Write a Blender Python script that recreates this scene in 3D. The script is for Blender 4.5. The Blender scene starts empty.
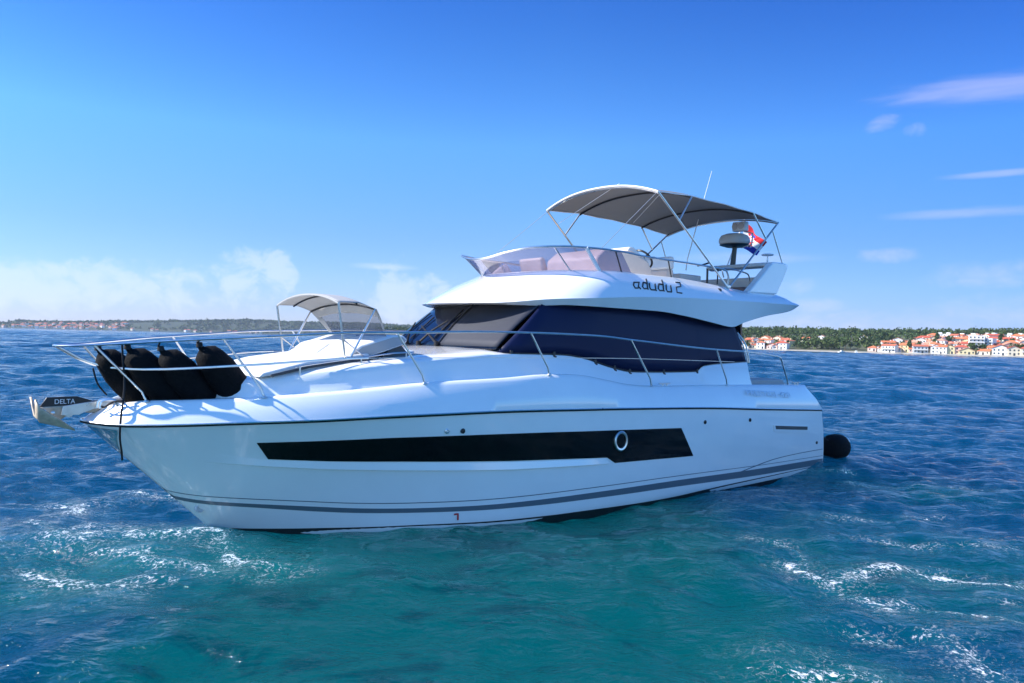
import bpy, bmesh, math, random
import numpy as np
from mathutils import Vector, Matrix
random.seed(7)
RNG = np.random.default_rng(11)
SC = bpy.context.scene
COL = SC.collection

# ------------------------------------------------------------------ camera
F_PX, PITCH, ROLL, EYE = 753.71, -0.0031, 0.0249, 2.45
cam_data = bpy.data.cameras.new('camera'); cam = bpy.data.objects.new('camera', cam_data); COL.objects.link(cam)
cam_data.sensor_fit = 'HORIZONTAL'; cam_data.sensor_width = 36.0; cam_data.lens = F_PX/1024*36
cam_data.clip_start = .1; cam_data.clip_end = 20000
cam.matrix_world = Matrix.Translation((0, 0, EYE)) @ Matrix.Rotation(math.pi/2 + PITCH, 4, 'X') @ Matrix.Rotation(ROLL, 4, 'Z')
SC.camera = cam

# ------------------------------------------------------------------ sky, sun, exposure
SUN_EL, SUN_AZ = math.radians(40), math.radians(-97)      # azimuth clockwise from +Y (ahead): the sun stands at the left
sun_dir = Vector((math.sin(SUN_AZ)*math.cos(SUN_EL), math.cos(SUN_AZ)*math.cos(SUN_EL), math.sin(SUN_EL)))
sl = bpy.data.lights.new('sun', 'SUN'); sl.energy = 4.8; sl.angle = math.radians(.53); sl.color = (1, .95, .87)
so = bpy.data.objects.new('sun', sl); COL.objects.link(so); so.location = (-40, 0, 60)
so.rotation_euler = sun_dir.to_track_quat('Z', 'Y').to_euler()
SC.view_settings.view_transform = 'Standard'; SC.view_settings.look = 'None'
SC.view_settings.exposure = 0.95; SC.view_settings.gamma = 1; SC.view_settings.use_curve_mapping = False
SC.cycles.max_bounces = 8; SC.cycles.transparent_max_bounces = 16; SC.cycles.use_denoising = True

W = bpy.data.worlds.new('World'); SC.world = W; W.use_nodes = True
nt = W.node_tree; nt.nodes.clear()
def nd(tree, kind, **kw):
    n = tree.nodes.new(kind)
    for k, v in kw.items():
        if k.startswith('i_'): n.inputs[int(k[2:]) if k[2:].isdigit() else k[2:].replace('_', ' ')].default_value = v
        else: setattr(n, k, v)
    return n
def mth(tree, op, a, b=None, c=None, clamp=False):
    n = tree.nodes.new('ShaderNodeMath'); n.operation = op; n.use_clamp = clamp
    for i, v in enumerate((a, b, c)):
        if v is None: continue
        if isinstance(v, (int, float)): n.inputs[i].default_value = v
        else: tree.links.new(v, n.inputs[i])
    return n.outputs[0]
def sstep(tree, v, lo, hi, t0=0., t1=1.):
    n = tree.nodes.new('ShaderNodeMapRange'); n.interpolation_type = 'SMOOTHSTEP'
    tree.links.new(v, n.inputs[0]); n.inputs[1].default_value = lo; n.inputs[2].default_value = hi
    n.inputs[3].default_value = t0; n.inputs[4].default_value = t1; return n.outputs[0]
sky = nd(nt, 'ShaderNodeTexSky', sky_type='NISHITA', sun_disc=False, sun_elevation=SUN_EL, sun_rotation=SUN_AZ,
         altitude=0, air_density=1.0, dust_density=0, ozone_density=1.6)
hsv0 = nd(nt, 'ShaderNodeHueSaturation', i_Saturation=1.36, i_Value=1.0); nt.links.new(sky.outputs[0], hsv0.inputs['Color'])
hsv = nd(nt, 'ShaderNodeMix', data_type='RGBA', blend_type='MULTIPLY'); hsv.inputs[0].default_value = 1; nt.links.new(hsv0.outputs[0], hsv.inputs[6]); SKYMIX = hsv
tc = nd(nt, 'ShaderNodeTexCoord'); sep = nd(nt, 'ShaderNodeSeparateXYZ'); nt.links.new(tc.outputs['Generated'], sep.inputs[0])
AZ = mth(nt, 'ARCTAN2', sep.outputs[0], sep.outputs[1]); EL = mth(nt, 'ARCSINE', sep.outputs[2])
ramp = nd(nt, 'ShaderNodeValToRGB'); nt.links.new(mth(nt, 'DIVIDE', EL, 1.6, clamp=True), ramp.inputs[0]); er = ramp.color_ramp   # clear, dry air: deep blue up high, pale only near the horizon
er.elements[0].position = 0.; er.elements[0].color = (.40, .48, 1., 1); er.elements[1].position = 1.; er.elements[1].color = (.62, .86, 1.3, 1)
for p_, c_ in ((.03/1.6, (.43, .53, 1.06)), (.13/1.6, (.58, .69, .93)), (.25/1.6, (.85, 1.01, 1.28)), (.42/1.6, (.55, .72, 1.17))):
    e_ = er.elements.new(p_); e_.color = (*c_, 1)
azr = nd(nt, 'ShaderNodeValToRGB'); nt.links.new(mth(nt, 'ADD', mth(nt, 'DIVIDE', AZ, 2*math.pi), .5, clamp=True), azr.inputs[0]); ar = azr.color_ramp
ar.elements[0].position = 0.; ar.elements[0].color = (2.6, 2.3, 1.8, 1); ar.elements[1].position = 1.; ar.elements[1].color = (2.6, 2.3, 1.8, 1)    # sky behind the camera brightened and warmed, added as fill for the shaded hull
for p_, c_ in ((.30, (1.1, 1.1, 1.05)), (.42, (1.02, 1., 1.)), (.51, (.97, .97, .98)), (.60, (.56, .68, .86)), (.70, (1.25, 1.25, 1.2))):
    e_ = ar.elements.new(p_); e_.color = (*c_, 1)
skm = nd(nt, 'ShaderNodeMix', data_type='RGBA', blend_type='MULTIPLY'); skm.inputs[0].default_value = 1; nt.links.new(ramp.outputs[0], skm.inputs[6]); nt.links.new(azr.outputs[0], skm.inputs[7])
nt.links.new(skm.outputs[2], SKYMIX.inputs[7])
def sky_noise(sx, sy, scale, detail, rough, seed, dist=0.):
    cx = nd(nt, 'ShaderNodeCombineXYZ'); nt.links.new(mth(nt, 'MULTIPLY', AZ, sx), cx.inputs[0]); nt.links.new(mth(nt, 'MULTIPLY', EL, sy), cx.inputs[1])
    cx.inputs[2].default_value = seed
    n = nd(nt, 'ShaderNodeTexNoise', i_Scale=scale, i_Detail=detail, i_Roughness=rough, i_Distortion=dist); nt.links.new(cx.outputs[0], n.inputs['Vector'])
    return n.outputs['Fac']
def blob(az, el, ra, re, tilt=0.):
    a = mth(nt, 'SUBTRACT', AZ, az); e = mth(nt, 'SUBTRACT', EL, el)
    e = mth(nt, 'SUBTRACT', e, mth(nt, 'MULTIPLY', a, tilt))
    q = mth(nt, 'ADD', mth(nt, 'POWER', mth(nt, 'ABSOLUTE', mth(nt, 'DIVIDE', a, ra)), 2.), mth(nt, 'POWER', mth(nt, 'ABSOLUTE', mth(nt, 'DIVIDE', e, re)), 2.))
    return mth(nt, 'SUBTRACT', 1., q)
def add(*v):
    r = v[0]
    for x in v[1:]: r = mth(nt, 'ADD', r, x)
    return r
def mx(*v):
    r = v[0]
    for x in v[1:]: r = mth(nt, 'MAXIMUM', r, x)
    return r
cum_n = sky_noise(1, 1.25, 26, 8, .62, 3.1, .3)
cum = mx(blob(-.50, .05, .24, .038), blob(-.34, .065, .055, .045), blob(-.305, .075, .03, .04), blob(-.155, .05, .05, .055), blob(-.11, .055, .03, .035), blob(-.62, .04, .2, .05))
cum = sstep(nt, add(mth(nt, 'MULTIPLY', cum, .42), mth(nt, 'MULTIPLY', cum_n, 1.5)), .83, 1.22)
puf_n = sky_noise(1, 1.6, 30, 6, .6, 8.2, .5)
puf = mx(blob(.452, .262, .028, .013, .15), blob(.485, .252, .018, .012), blob(.46, .11, .05, .014), blob(.56, .085, .09, .022), blob(.36, .075, .03, .016), blob(.60, .045, .16, .03), blob(.42, .03, .2, .02), blob(.38, .05, .05, .014))
puf = mth(nt, 'MULTIPLY', sstep(nt, add(mth(nt, 'MULTIPLY', puf, .55), puf_n), .68, 1.35), .75)
wis_n = sky_noise(1, 7, 9, 6, .6, 5.5, .4)
wis = mx(blob(.56, .288, .14, .020, .0), blob(.58, .196, .08, .005), blob(-.17, .09, .05, .006), blob(.56, .155, .12, .008), blob(.3, .11, .1, .01))
wis = mth(nt, 'MULTIPLY', sstep(nt, add(mth(nt, 'MULTIPLY', wis, .55), wis_n), .50, 1.45), .85)
cl = mth(nt, 'MINIMUM', mth(nt, 'ADD', mth(nt, 'MULTIPLY', cum, .40), mth(nt, 'MULTIPLY', mth(nt, 'MAXIMUM', puf, wis), .40)), 1.)
mixc = nd(nt, 'ShaderNodeMix', data_type='RGBA'); nt.links.new(cl, mixc.inputs[0]); nt.links.new(hsv.outputs[2], mixc.inputs[6])
ccol = nd(nt, 'ShaderNodeMix', data_type='RGBA'); nt.links.new(sstep(nt, AZ, .1, .45), ccol.inputs[0]); ccol.inputs[6].default_value = (5.2, 5.6, 6.3, 1); ccol.inputs[7].default_value = (5.2, 4.9, 6.0, 1); nt.links.new(ccol.outputs[2], mixc.inputs[7])
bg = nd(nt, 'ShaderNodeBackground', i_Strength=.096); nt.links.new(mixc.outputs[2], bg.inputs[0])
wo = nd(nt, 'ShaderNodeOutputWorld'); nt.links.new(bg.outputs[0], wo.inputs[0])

# ------------------------------------------------------------------ materials
def mat(name, col, rough=.5, metal=0., coat=0., spec=.5, noise=0., nscale=6., bump=0., bscale=40.):
    m = bpy.data.materials.new(name); m.use_nodes = True; t = m.node_tree; b = t.nodes['Principled BSDF']
    b.inputs['Base Color'].default_value = (*col, 1); b.inputs['Roughness'].default_value = rough
    b.inputs['Metallic'].default_value = metal; b.inputs['Coat Weight'].default_value = coat; b.inputs['Coat Roughness'].default_value = .04
    b.inputs['Specular IOR Level'].default_value = spec
    if noise or bump: co = nd(t, 'ShaderNodeTexCoord')
    if noise:
        n = nd(t, 'ShaderNodeTexNoise', i_Scale=nscale, i_Detail=5., i_Roughness=.6); t.links.new(co.outputs['Object'], n.inputs['Vector'])
        r = nd(t, 'ShaderNodeMapRange'); t.links.new(n.outputs['Fac'], r.inputs[0]); r.inputs[1].default_value = .25; r.inputs[2].default_value = .75
        r.inputs[3].default_value = 1-noise; r.inputs[4].default_value = 1+noise
        mxn = nd(t, 'ShaderNodeMix', data_type='RGBA', blend_type='MULTIPLY'); mxn.inputs[0].default_value = 1; mxn.inputs[6].default_value = (*col, 1)
        t.links.new(r.outputs[0], mxn.inputs[7]); t.links.new(mxn.outputs[2], b.inputs['Base Color'])
        t.links.new(mth(t, 'MULTIPLY', r.outputs[0], rough, clamp=True), b.inputs['Roughness'])
    if bump:
        n2 = nd(t, 'ShaderNodeTexNoise', i_Scale=bscale, i_Detail=4.); t.links.new(co.outputs['Object'], n2.inputs['Vector'])
        bp = nd(t, 'ShaderNodeBump', i_Strength=bump, i_Distance=.02); t.links.new(n2.outputs['Fac'], bp.inputs['Height']); t.links.new(bp.outputs[0], b.inputs['Normal'])
    return m
GEL = mat('white_gelcoat', (.82, .82, .80), .16, coat=.8, noise=.03, nscale=1.7)
GELDECK = mat('white_nonskid', (.80, .80, .78), .45, noise=.04, nscale=3, bump=.15, bscale=160)
STRIPE = mat('grey_stripe', (.11, .14, .165), .3, coat=.3)
BOTTOM = mat('black_antifouling', (.012, .013, .016), .6, noise=.3)
RUBBER = mat('black_rubber', (.012, .012, .014), .6, spec=.2)
STEEL = mat('polished_steel', (.66, .65, .63), .3, metal=1., noise=.12, nscale=9)
GALV = mat('galvanised_steel', (.55, .44, .31), .5, metal=.15, noise=.3, nscale=14)
DARKGLASS = mat('hull_window_glass', (.003, .003, .004), .06, spec=.22, noise=.2, nscale=2)
NAVY = mat('navy_window_mesh', (.0035, .008, .042), .5, spec=.22, noise=.12, nscale=60)
WSGLASS = mat('windscreen_glass', (.004, .009, .026), .05, spec=.32)
GREYMESH = mat('grey_screen_mesh', (.016, .020, .034), .7, noise=.08, nscale=90)
BLACKCLOTH = mat('black_fender_cover', (.003, .0032, .004), .85, spec=.2, noise=.2, nscale=30, bump=.4, bscale=45)
CANVAS = mat('grey_canvas', (.17, .175, .18), .85, noise=.06, nscale=4, bump=.2, bscale=30)
CANVASW = mat('light_canvas', (.33, .33, .325), .85, noise=.05, nscale=8, bump=.25, bscale=20)
CUSHION = mat('white_vinyl', (.70, .69, .67), .5, noise=.04, nscale=5, bump=.25, bscale=8)
CUSHGREY = mat('grey_vinyl', (.36, .36, .36), .55, noise=.06, nscale=6, bump=.25, bscale=10)
TAUPE = mat('taupe_vinyl', (.66, .53, .44), .55, noise=.06, nscale=6, bump=.2, bscale=10)
BROWN = mat('brown_vinyl', (.16, .09, .07), .55, noise=.1)
BLACK = mat('black_plastic', (.012, .012, .014), .35)
GREYP = mat('grey_plastic', (.50, .50, .50), .4, noise=.05)
SHADOWGAP = mat('dark_gap_shade', (.05, .052, .056), .5)  # dark tone stands in for the shade inside slots and gaps
CHROME = mat('chrome_lettering', (.55, .56, .58), .12, metal=1.)
WHITEP = mat('white_paint', (.8, .8, .8), .4)
ROPE = mat('black_rope', (.01, .01, .012), .8)
LINE = mat('thin_grey_line', (.35, .36, .38), .6)
REDP = mat('red_paint', (.5, .02, .02), .4)

def tint_glass(name, tint, ref=.12):
    m = bpy.data.materials.new(name); m.use_nodes = True; t = m.node_tree; t.nodes.clear()
    tr = nd(t, 'ShaderNodeBsdfTransparent', i_Color=(*tint, 1)); gl = nd(t, 'ShaderNodeBsdfGlossy', i_Roughness=.03)
    fr = nd(t, 'ShaderNodeFresnel', i_IOR=1.5); f = mth(t, 'MULTIPLY', fr.outputs[0], 1.2, clamp=True)
    df = nd(t, 'ShaderNodeBsdfDiffuse', i_Color=(.42, .38, .48, 1)); m1 = nd(t, 'ShaderNodeMixShader', i_Fac=ref)  # lilac diffuse share paints the reflected hazy sky into the glass
    t.links.new(tr.outputs[0], m1.inputs[1]); t.links.new(df.outputs[0], m1.inputs[2])
    ms = nd(t, 'ShaderNodeMixShader'); t.links.new(f, ms.inputs[0]); t.links.new(m1.outputs[0], ms.inputs[1]); t.links.new(gl.outputs[0], ms.inputs[2])
    o = nd(t, 'ShaderNodeOutputMaterial'); t.links.new(ms.outputs[0], o.inputs[0]); return m
FLYGLASS = tint_glass('tinted_acrylic', (.50, .47, .62), .34)
MIRROR = mat('mirror_steel', (.62, .63, .63), .07, metal=1.)
CURTAIN = bpy.data.materials.new('mesh_curtain'); CURTAIN.use_nodes = True; t_ = CURTAIN.node_tree; t_.nodes.clear()
m_ = nd(t_, 'ShaderNodeMixShader', i_Fac=.62); t_.links.new(nd(t_, 'ShaderNodeBsdfTransparent', i_Color=(.9, .9, .95, 1)).outputs[0], m_.inputs[1]); t_.links.new(nd(t_, 'ShaderNodeBsdfDiffuse', i_Color=(.17, .175, .19, 1)).outputs[0], m_.inputs[2])
t_.links.new(m_.outputs[0], nd(t_, 'ShaderNodeOutputMaterial').inputs[0])

# ------------------------------------------------------------------ mesh helpers
class MB:
    def __init__(s): s.v = []; s.f = []; s.mi = []; s.cur = 0
    def pts(s, P):
        n = len(s.v); s.v.extend([tuple(map(float, p)) for p in P]); return list(range(n, n+len(P)))
    def face(s, *i): s.f.append(tuple(i)); s.mi.append(s.cur)
    def grid(s, G, close_u=False, close_v=False, cap=False):
        G = np.asarray(G, float); a, b = G.shape[:2]; I = np.array(s.pts(G.reshape(-1, 3))).reshape(a, b)
        for i in range(a if close_u else a-1):
            for j in range(b if close_v else b-1):
                s.face(I[i, j], I[(i+1) % a, j], I[(i+1) % a, (j+1) % b], I[i, (j+1) % b])
        if cap: s.face(*I[0]); s.face(*I[-1][::-1])
        return s
    def tube(s, path, r, n=8, cap=True, smooth=0):
        P = [Vector(p) for p in path]
        if smooth:
            Q = []
            for i in range(len(P)-1):
                p0 = P[max(i-1, 0)]; p1 = P[i]; p2 = P[i+1]; p3 = P[min(i+2, len(P)-1)]
                for k in range(smooth):
                    t = k/smooth
                    Q.append(.5*((2*p1)+(p2-p0)*t+(2*p0-5*p1+4*p2-p3)*t*t+(3*p1-p0-3*p2+p3)*t**3))
            Q.append(P[-1]); P = Q
        R = r if hasattr(r, '__len__') else [r]*len(P)
        if len(R) != len(P): R = np.interp(np.linspace(0, 1, len(P)), np.linspace(0, 1, len(R)), R)
        rings = []; prev = None
        for i, p in enumerate(P):
            d = (P[min(i+1, len(P)-1)] - P[max(i-1, 0)]).normalized()
            if prev is None:
                a = Vector((0, 0, 1)) if abs(d.z) < .9 else Vector((1, 0, 0)); x = d.cross(a).normalized()
            else: x = (prev - d*prev.dot(d)).normalized()
            prev = x; y = d.cross(x)
            rings.append([p + (x*math.cos(2*math.pi*k/n) + y*math.sin(2*math.pi*k/n))*float(R[i]) for k in range(n)])
        return s.grid(rings, close_v=True, cap=cap)
    def box(s, c, d, rot=None):
        c = Vector(c); M = rot or Matrix.Identity(3); I = s.pts([c + M @ Vector((sx*d[0]/2, sy*d[1]/2, sz*d[2]/2)) for sx in (-1, 1) for sy in (-1, 1) for sz in (-1, 1)])
        for q in ((0, 1, 3, 2), (4, 6, 7, 5), (0, 4, 5, 1), (2, 3, 7, 6), (0, 2, 6, 4), (1, 5, 7, 3)): s.face(*[I[k] for k in q])
        return s
    def prism(s, poly, axis, a, b):
        """extrude a 2-D outline between a and b along axis 0/1/2 (the other two in order)"""
        def P(p, w):
            q = list(p); q.insert(axis, w); return q
        n = len(poly); A = s.pts([P(p, a) for p in poly]); B = s.pts([P(p, b) for p in poly])
        s.face(*A); s.face(*B[::-1])
        for i in range(n): s.face(A[i], A[(i+1) % n], B[(i+1) % n], B[i])
        return s
    def lathe(s, c, prof, axis='z', n=20):
        """prof: (radius, height) pairs"""
        rings = []
        for r, h in prof:
            ring = []
            for k in range(n):
                a = 2*math.pi*k/n; u, v = r*math.cos(a), r*math.sin(a)
                ring.append({'z': (c[0]+u, c[1]+v, c[2]+h), 'x': (c[0]+h, c[1]+u, c[2]+v), 'y': (c[0]+v, c[1]+h, c[2]+u)}[axis])
            rings.append(ring)
        return s.grid(rings, close_v=True, cap=True)
    def mirror(s):
        """add the starboard twin of everything so far"""
        n = len(s.v); s.v += [(x, -y, z) for x, y, z in s.v]; s.f += [tuple(i+n for i in reversed(f)) for f in s.f]; s.mi += list(s.mi); return s

YAW = 0.694; BX, BY = -4.76, 8.38
ax_ = np.array([math.cos(YAW), math.sin(YAW)]); pt_ = np.array([math.sin(YAW), -math.cos(YAW)])
BOATROT = YAW + math.pi
def boat_world(p): return (BX + p[0]*ax_[0] + p[1]*pt_[0], BY + p[0]*ax_[1] + p[1]*pt_[1], p[2])

def link(name, mesh, parent=None, mats=(), smooth=None, bevel=0, solid=0, seg=2):
    o = bpy.data.objects.new(name, mesh); COL.objects.link(o)
    for m in mats: mesh.materials.append(m)
    if parent is not None: o.parent = parent
    return o
def build(name, mb, mats, parent=None, org=(0, 0, 0), boat=True, smooth=35, bevel=0, solid=0, weld=True, seg=2, sub=0):
    """one mesh object; boat=True: vertices are yacht lines (x aft, y port, z up) taken relative to org"""
    if not isinstance(mats, (list, tuple)): mats = [mats]
    me = bpy.data.meshes.new(name); V = mb.v
    if boat: V = [(-(x-org[0]), y-org[1], z-org[2]) for x, y, z in V]
    elif org != (0, 0, 0): V = [(x-org[0], y-org[1], z-org[2]) for x, y, z in V]
    me.from_pydata(V, [], mb.f)
    if len(mats) > 1: me.polygons.foreach_set('material_index', mb.mi)
    bm = bmesh.new(); bm.from_mesh(me)
    if weld: bmesh.ops.remove_doubles(bm, verts=bm.verts, dist=1e-4)
    bmesh.ops.recalc_face_normals(bm, faces=bm.faces); bm.to_mesh(me); bm.free()
    if smooth:
        me.shade_smooth(); me.set_sharp_from_angle(angle=math.radians(smooth))
    o = link(name, me, parent, mats)
    if solid:
        md = o.modifiers.new('thickness', 'SOLIDIFY'); md.thickness = solid; md.offset = 0
    if bevel:
        md = o.modifiers.new('bevel', 'BEVEL'); md.width = bevel; md.segments = seg; md.limit_method = 'ANGLE'; md.angle_limit = math.radians(35)
    if sub:
        md = o.modifiers.new('sub', 'SUBSURF'); md.levels = sub; md.render_levels = sub
    return o
def tag(o, label=None, cat=None, group=None, kind=None):
    for k, v in (('label', label), ('category', cat), ('group', group), ('kind', kind)):
        if v: o[k] = v
    return o
def empty(name, loc, rz=0., label=None, cat=None, group=None):
    o = bpy.data.objects.new(name, None); COL.objects.link(o); o.location = loc; o.rotation_euler = (0, 0, rz); o.empty_display_size = .3
    return tag(o, label, cat, group)
def on_boat(name, p, label, cat, group=None): return empty(name, boat_world(p), BOATROT, label, cat, group)
def text_mesh(body, size, depth):
    cu = bpy.data.curves.new('lettering', 'FONT'); cu.body = body; cu.size = size; cu.extrude = depth; cu.align_x = 'LEFT'
    o = bpy.data.objects.new('lettering', cu); COL.objects.link(o); dg = bpy.context.evaluated_depsgraph_get(); dg.update()
    me = bpy.data.meshes.new_from_object(o.evaluated_get(dg)); bpy.data.objects.remove(o); return me
def curve(*pts):
    """monotone cubic through (x, y) points, vectorised"""
    xs = np.array([p[0] for p in pts], float); ys = np.array([p[1] for p in pts], float)
    h = np.diff(xs); d = np.diff(ys) / h
    m = np.zeros(len(xs)); m[0] = d[0]; m[-1] = d[-1]
    for i in range(1, len(xs) - 1):
        if d[i-1] * d[i] > 0:
            w1 = 2*h[i] + h[i-1]; w2 = h[i] + 2*h[i-1]
            m[i] = (w1 + w2) / (w1/d[i-1] + w2/d[i])
    def f(x):
        x = np.clip(np.asarray(x, float), xs[0], xs[-1])
        i = np.clip(np.searchsorted(xs, x, side='right') - 1, 0, len(xs) - 2)
        t = (x - xs[i]) / h[i]
        return ((1+2*t)*(1-t)**2*ys[i] + t*(1-t)**2*h[i]*m[i] + t*t*(3-2*t)*ys[i+1] + t*t*(t-1)*h[i]*m[i+1])
    return f

# ---- yacht lines, metres: x aft from the stem head, y to port, z up from the water ----
rub_y = curve((-.02,0),(0,.0),(.02,.1),(.06,.2),(.2,.42),(.5,.68),(1,.98),(2,1.38),(3,1.62),(4,1.78),(5,1.88),(6,1.94),(8,1.98),(10,1.98),(12.7,1.93))
rub_z = curve((0,1.42),(.3,1.405),(.85,1.42),(1.35,1.437),(2.2,1.455),(2.9,1.476),(4.5,1.495),(6.26,1.467),(7.1,1.446),(8.8,1.389),(10.6,1.295),(12.7,1.19))
wl_y = curve((1.45,0),(1.8,.32),(2.5,.79),(3.4,1.26),(4.75,1.68),(6,1.83),(7.5,1.88),(9.8,1.87),(12.95,1.8))
HULL_END = 12.62

def grow(u):            # closer spacing at the bow
    return np.asarray(u, float)**1.6

def hull(u, t):
    """hull surface (port half). t: 0 keel side, .25 waterline, 1 rub rail"""
    u = np.asarray(u, float); t = np.asarray(t, float); g = grow(u)
    xr = g * HULL_END; R = np.stack([xr, rub_y(xr), rub_z(xr)], -1)
    R[..., 1] = np.where(g <= 0, 0, R[..., 1])
    xw = 1.45 + g * (12.97 - 1.45); W = np.stack([xw, wl_y(xw), xw*0], -1)
    K = np.stack([xw + .55*(1-g), wl_y(xw)*.84, xw*0 - .55], -1)
    s = np.clip((t - .25)/.75, 0, 1)[..., None]; q = np.clip(t/.25, 0, 1)[..., None]
    P = W*(1-s) + R*s
    P[..., 1] += (-.10*np.exp(-((g-.16)/.12)**2) + .035*np.clip((g-.35)*2, 0, 1)) * (4*s*(1-s))[..., 0]
    low = K*(1-q) + W*q
    return np.where((t < .25)[..., None], low, P)

deck_z = curve((0,1.56),(.2,1.62),(.53,1.669),(.84,1.68),(1.45,1.709),(1.8,1.732),(2.18,1.759),(2.77,1.808),(3.5,1.875),(4.7,1.929),(5.4,1.971),(5.8,1.972),(6.1,1.95),(6.55,1.88),(7.0,1.81),(7.55,1.771),(9.5,1.748),(12.3,1.69))
# cabin trunk: ridge half width and heights
trunk_w = curve((1.25,.55),(1.5,.82),(2,1.02),(3,1.27),(4,1.42),(5,1.5),(6,1.54),(10.6,1.55))
trunk_z = curve((1.25,1.80),(1.5,1.86),(2,1.94),(3,2.075),(4,2.175),(5,2.245),(5.85,2.235),(6.4,2.17),(6.65,2.105),(6.94,2.04),(7.4,1.975),(8.2,1.963),(9.05,1.966),(9.22,2.058),(10.06,2.118),(10.6,2.136))
trunk_top = curve((1.25,1.81),(1.6,1.92),(2,2.02),(2.7,2.12),(3.5,2.2),(4.75,2.315),(5.2,2.32),(6,2.3),(10.6,2.25))
# flybridge moulding
fly_lip = curve((4.45,2.955),(5.5,2.945),(6.0,2.97),(6.6,2.967),(7.85,2.962),(8.6,2.91),(9.3,2.833),(9.96,2.766),(10.3,2.849),(11.0,2.997),(11.9,3.136),(12.1,3.2))
fly_chine = curve((4.45,2.965),(5.0,2.97),(5.64,3.04),(6.4,3.092),(7.36,3.158),(8.9,3.217),(11.0,3.245),(12.1,3.25))
fly_top = curve((5.86,3.49),(6.2,3.515),(6.6,3.525),(7.24,3.545),(8.42,3.553),(10.1,3.48),(10.67,3.445),(11.62,3.45),(12.1,3.255))

def plan(s, x0, xc, b, x1, p=.85):
    """half outline from the front centre (s=0) round the shoulder (s=.5) to the stern (s=1)"""
    s = np.asarray(s, float); th = np.clip(s/.5, 0, 1)*np.pi/2
    q = np.clip((s-.5)/.5, 0, 1)
    x = np.where(s < .5, x0 + (xc-x0)*(1-np.cos(th)), xc + (x1-xc)*q)
    y = b*np.sin(th)**p
    return x, y
def fly_ring(k, s):
    """rings of the flybridge moulding, k = 0 lip, 1 chine, 2 belly, 3 top edge"""
    if k == 0:
        x, y = plan(s, 4.80, 6.6, 1.63, 12.0, 1); return np.stack([x, y, fly_lip(x)], -1)
    if k == 1:
        x, y = plan(s, 4.73, 6.6, 1.71, 12.08, 1); return np.stack([x, y, fly_chine(x)], -1)
    if k == 3:
        x, y = plan(s, 5.86, 7.2, 1.45, 12.02, 1); return np.stack([x, y, fly_top(x)], -1)
    a = fly_ring(1, s); b = fly_ring(3, s); P = a*(1-k_mid) + b*k_mid
    P[..., 2] += .03; P[..., 1] += .025*np.clip(np.asarray(s)*3, 0, 1); return P
k_mid = .55
# ------------------------------------------------------------------ sea
def smooth01(x): x = np.clip(x, 0, 1); return x*x*(3-2*x)
rr = np.concatenate([2.6*np.exp(np.arange(0, math.log(12/2.6), .0085)), 12*np.exp(np.arange(0, math.log(4000/12), .0046))]); DRR = np.where(rr < 12, .0085, .0046)[:, None]
aa = np.concatenate([np.linspace(-math.pi, -.80, 50)[:-1], np.linspace(-.80, .80, 640), np.linspace(.80, math.pi, 50)[1:-1]])
Rr, Aa = np.meshgrid(rr, aa, indexing='ij'); X = Rr*np.sin(Aa); Y = Rr*np.cos(Aa); Z = np.zeros_like(X)
DX = np.zeros_like(X); DY = np.zeros_like(X)
# position in yacht lines, for the water the hull has disturbed
xb = (X-BX)*ax_[0] + (Y-BY)*ax_[1]; yb = (X-BX)*pt_[0] + (Y-BY)*pt_[1]
wash = np.exp(-((X-.0)/3.9)**2)*smooth01((11.8-Y)/4.0)                  # churned water between the two boats
calm = 1 - .40*wash
rng = np.random.default_rng(5)
for i in range(80):
    lam = math.exp(rng.uniform(math.log(.40), math.log(5.2))); k = 2*math.pi/lam
    th = rng.normal(math.radians(-70), math.radians(38)); amp = .0056*lam**.6*rng.uniform(.5, 1.3)
    if lam > 2.5: amp *= .9
    ph = rng.uniform(0, 2*math.pi); n_ = int(np.searchsorted(rr, lam/(2.4*.0046))) if lam/(2.4*.0046) > 12 else int(np.searchsorted(rr, lam/(2.4*.0085))); fade = smooth01((lam/(Rr[:n_]*DRR[:n_]) - 2.4)/3)
    Xn, Yn = X[:n_], Y[:n_]; arg = k*(Xn*math.cos(th)+Yn*math.sin(th)) + ph + .5*np.sin(Xn*.31+i)+.5*np.sin(Yn*.23+2*i)
    A = amp*fade*calm[:n_]; Z[:n_] += A*np.cos(arg); q = -.45*A*np.sin(arg); DX[:n_] += q*math.cos(th); DY[:n_] += q*math.sin(th)
# the open water beyond the lee of the boats carries a longer wind sea
for i in range(46):
    lam = math.exp(rng.uniform(math.log(1.6), math.log(15))); k = 2*math.pi/lam; th = rng.normal(math.radians(-82), math.radians(30)); ph = rng.uniform(0, 2*math.pi)
    n_ = min(len(rr), int(np.searchsorted(rr, lam/(2.2*.0046)))); m_ = int(np.searchsorted(rr, 14.)); 
    if n_ <= m_: continue
    Rn, Xn, Yn = Rr[m_:n_], X[m_:n_], Y[m_:n_]; A = .030*lam/(2*math.pi)*smooth01((Rn-14)/40)*smooth01((lam/(Rn*.0046)-2.2)/2.5)*rng.uniform(.6, 1.3)
    arg = k*(Xn*math.cos(th)+Yn*math.sin(th)) + ph + .8*np.sin(Xn*.11+i)+.8*np.sin(Yn*.07+2*i)
    Z[m_:n_] += A*np.cos(arg); q = -.8*A*np.sin(arg); DX[m_:n_] += q*math.cos(th); DY[m_:n_] += q*math.sin(th)
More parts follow.
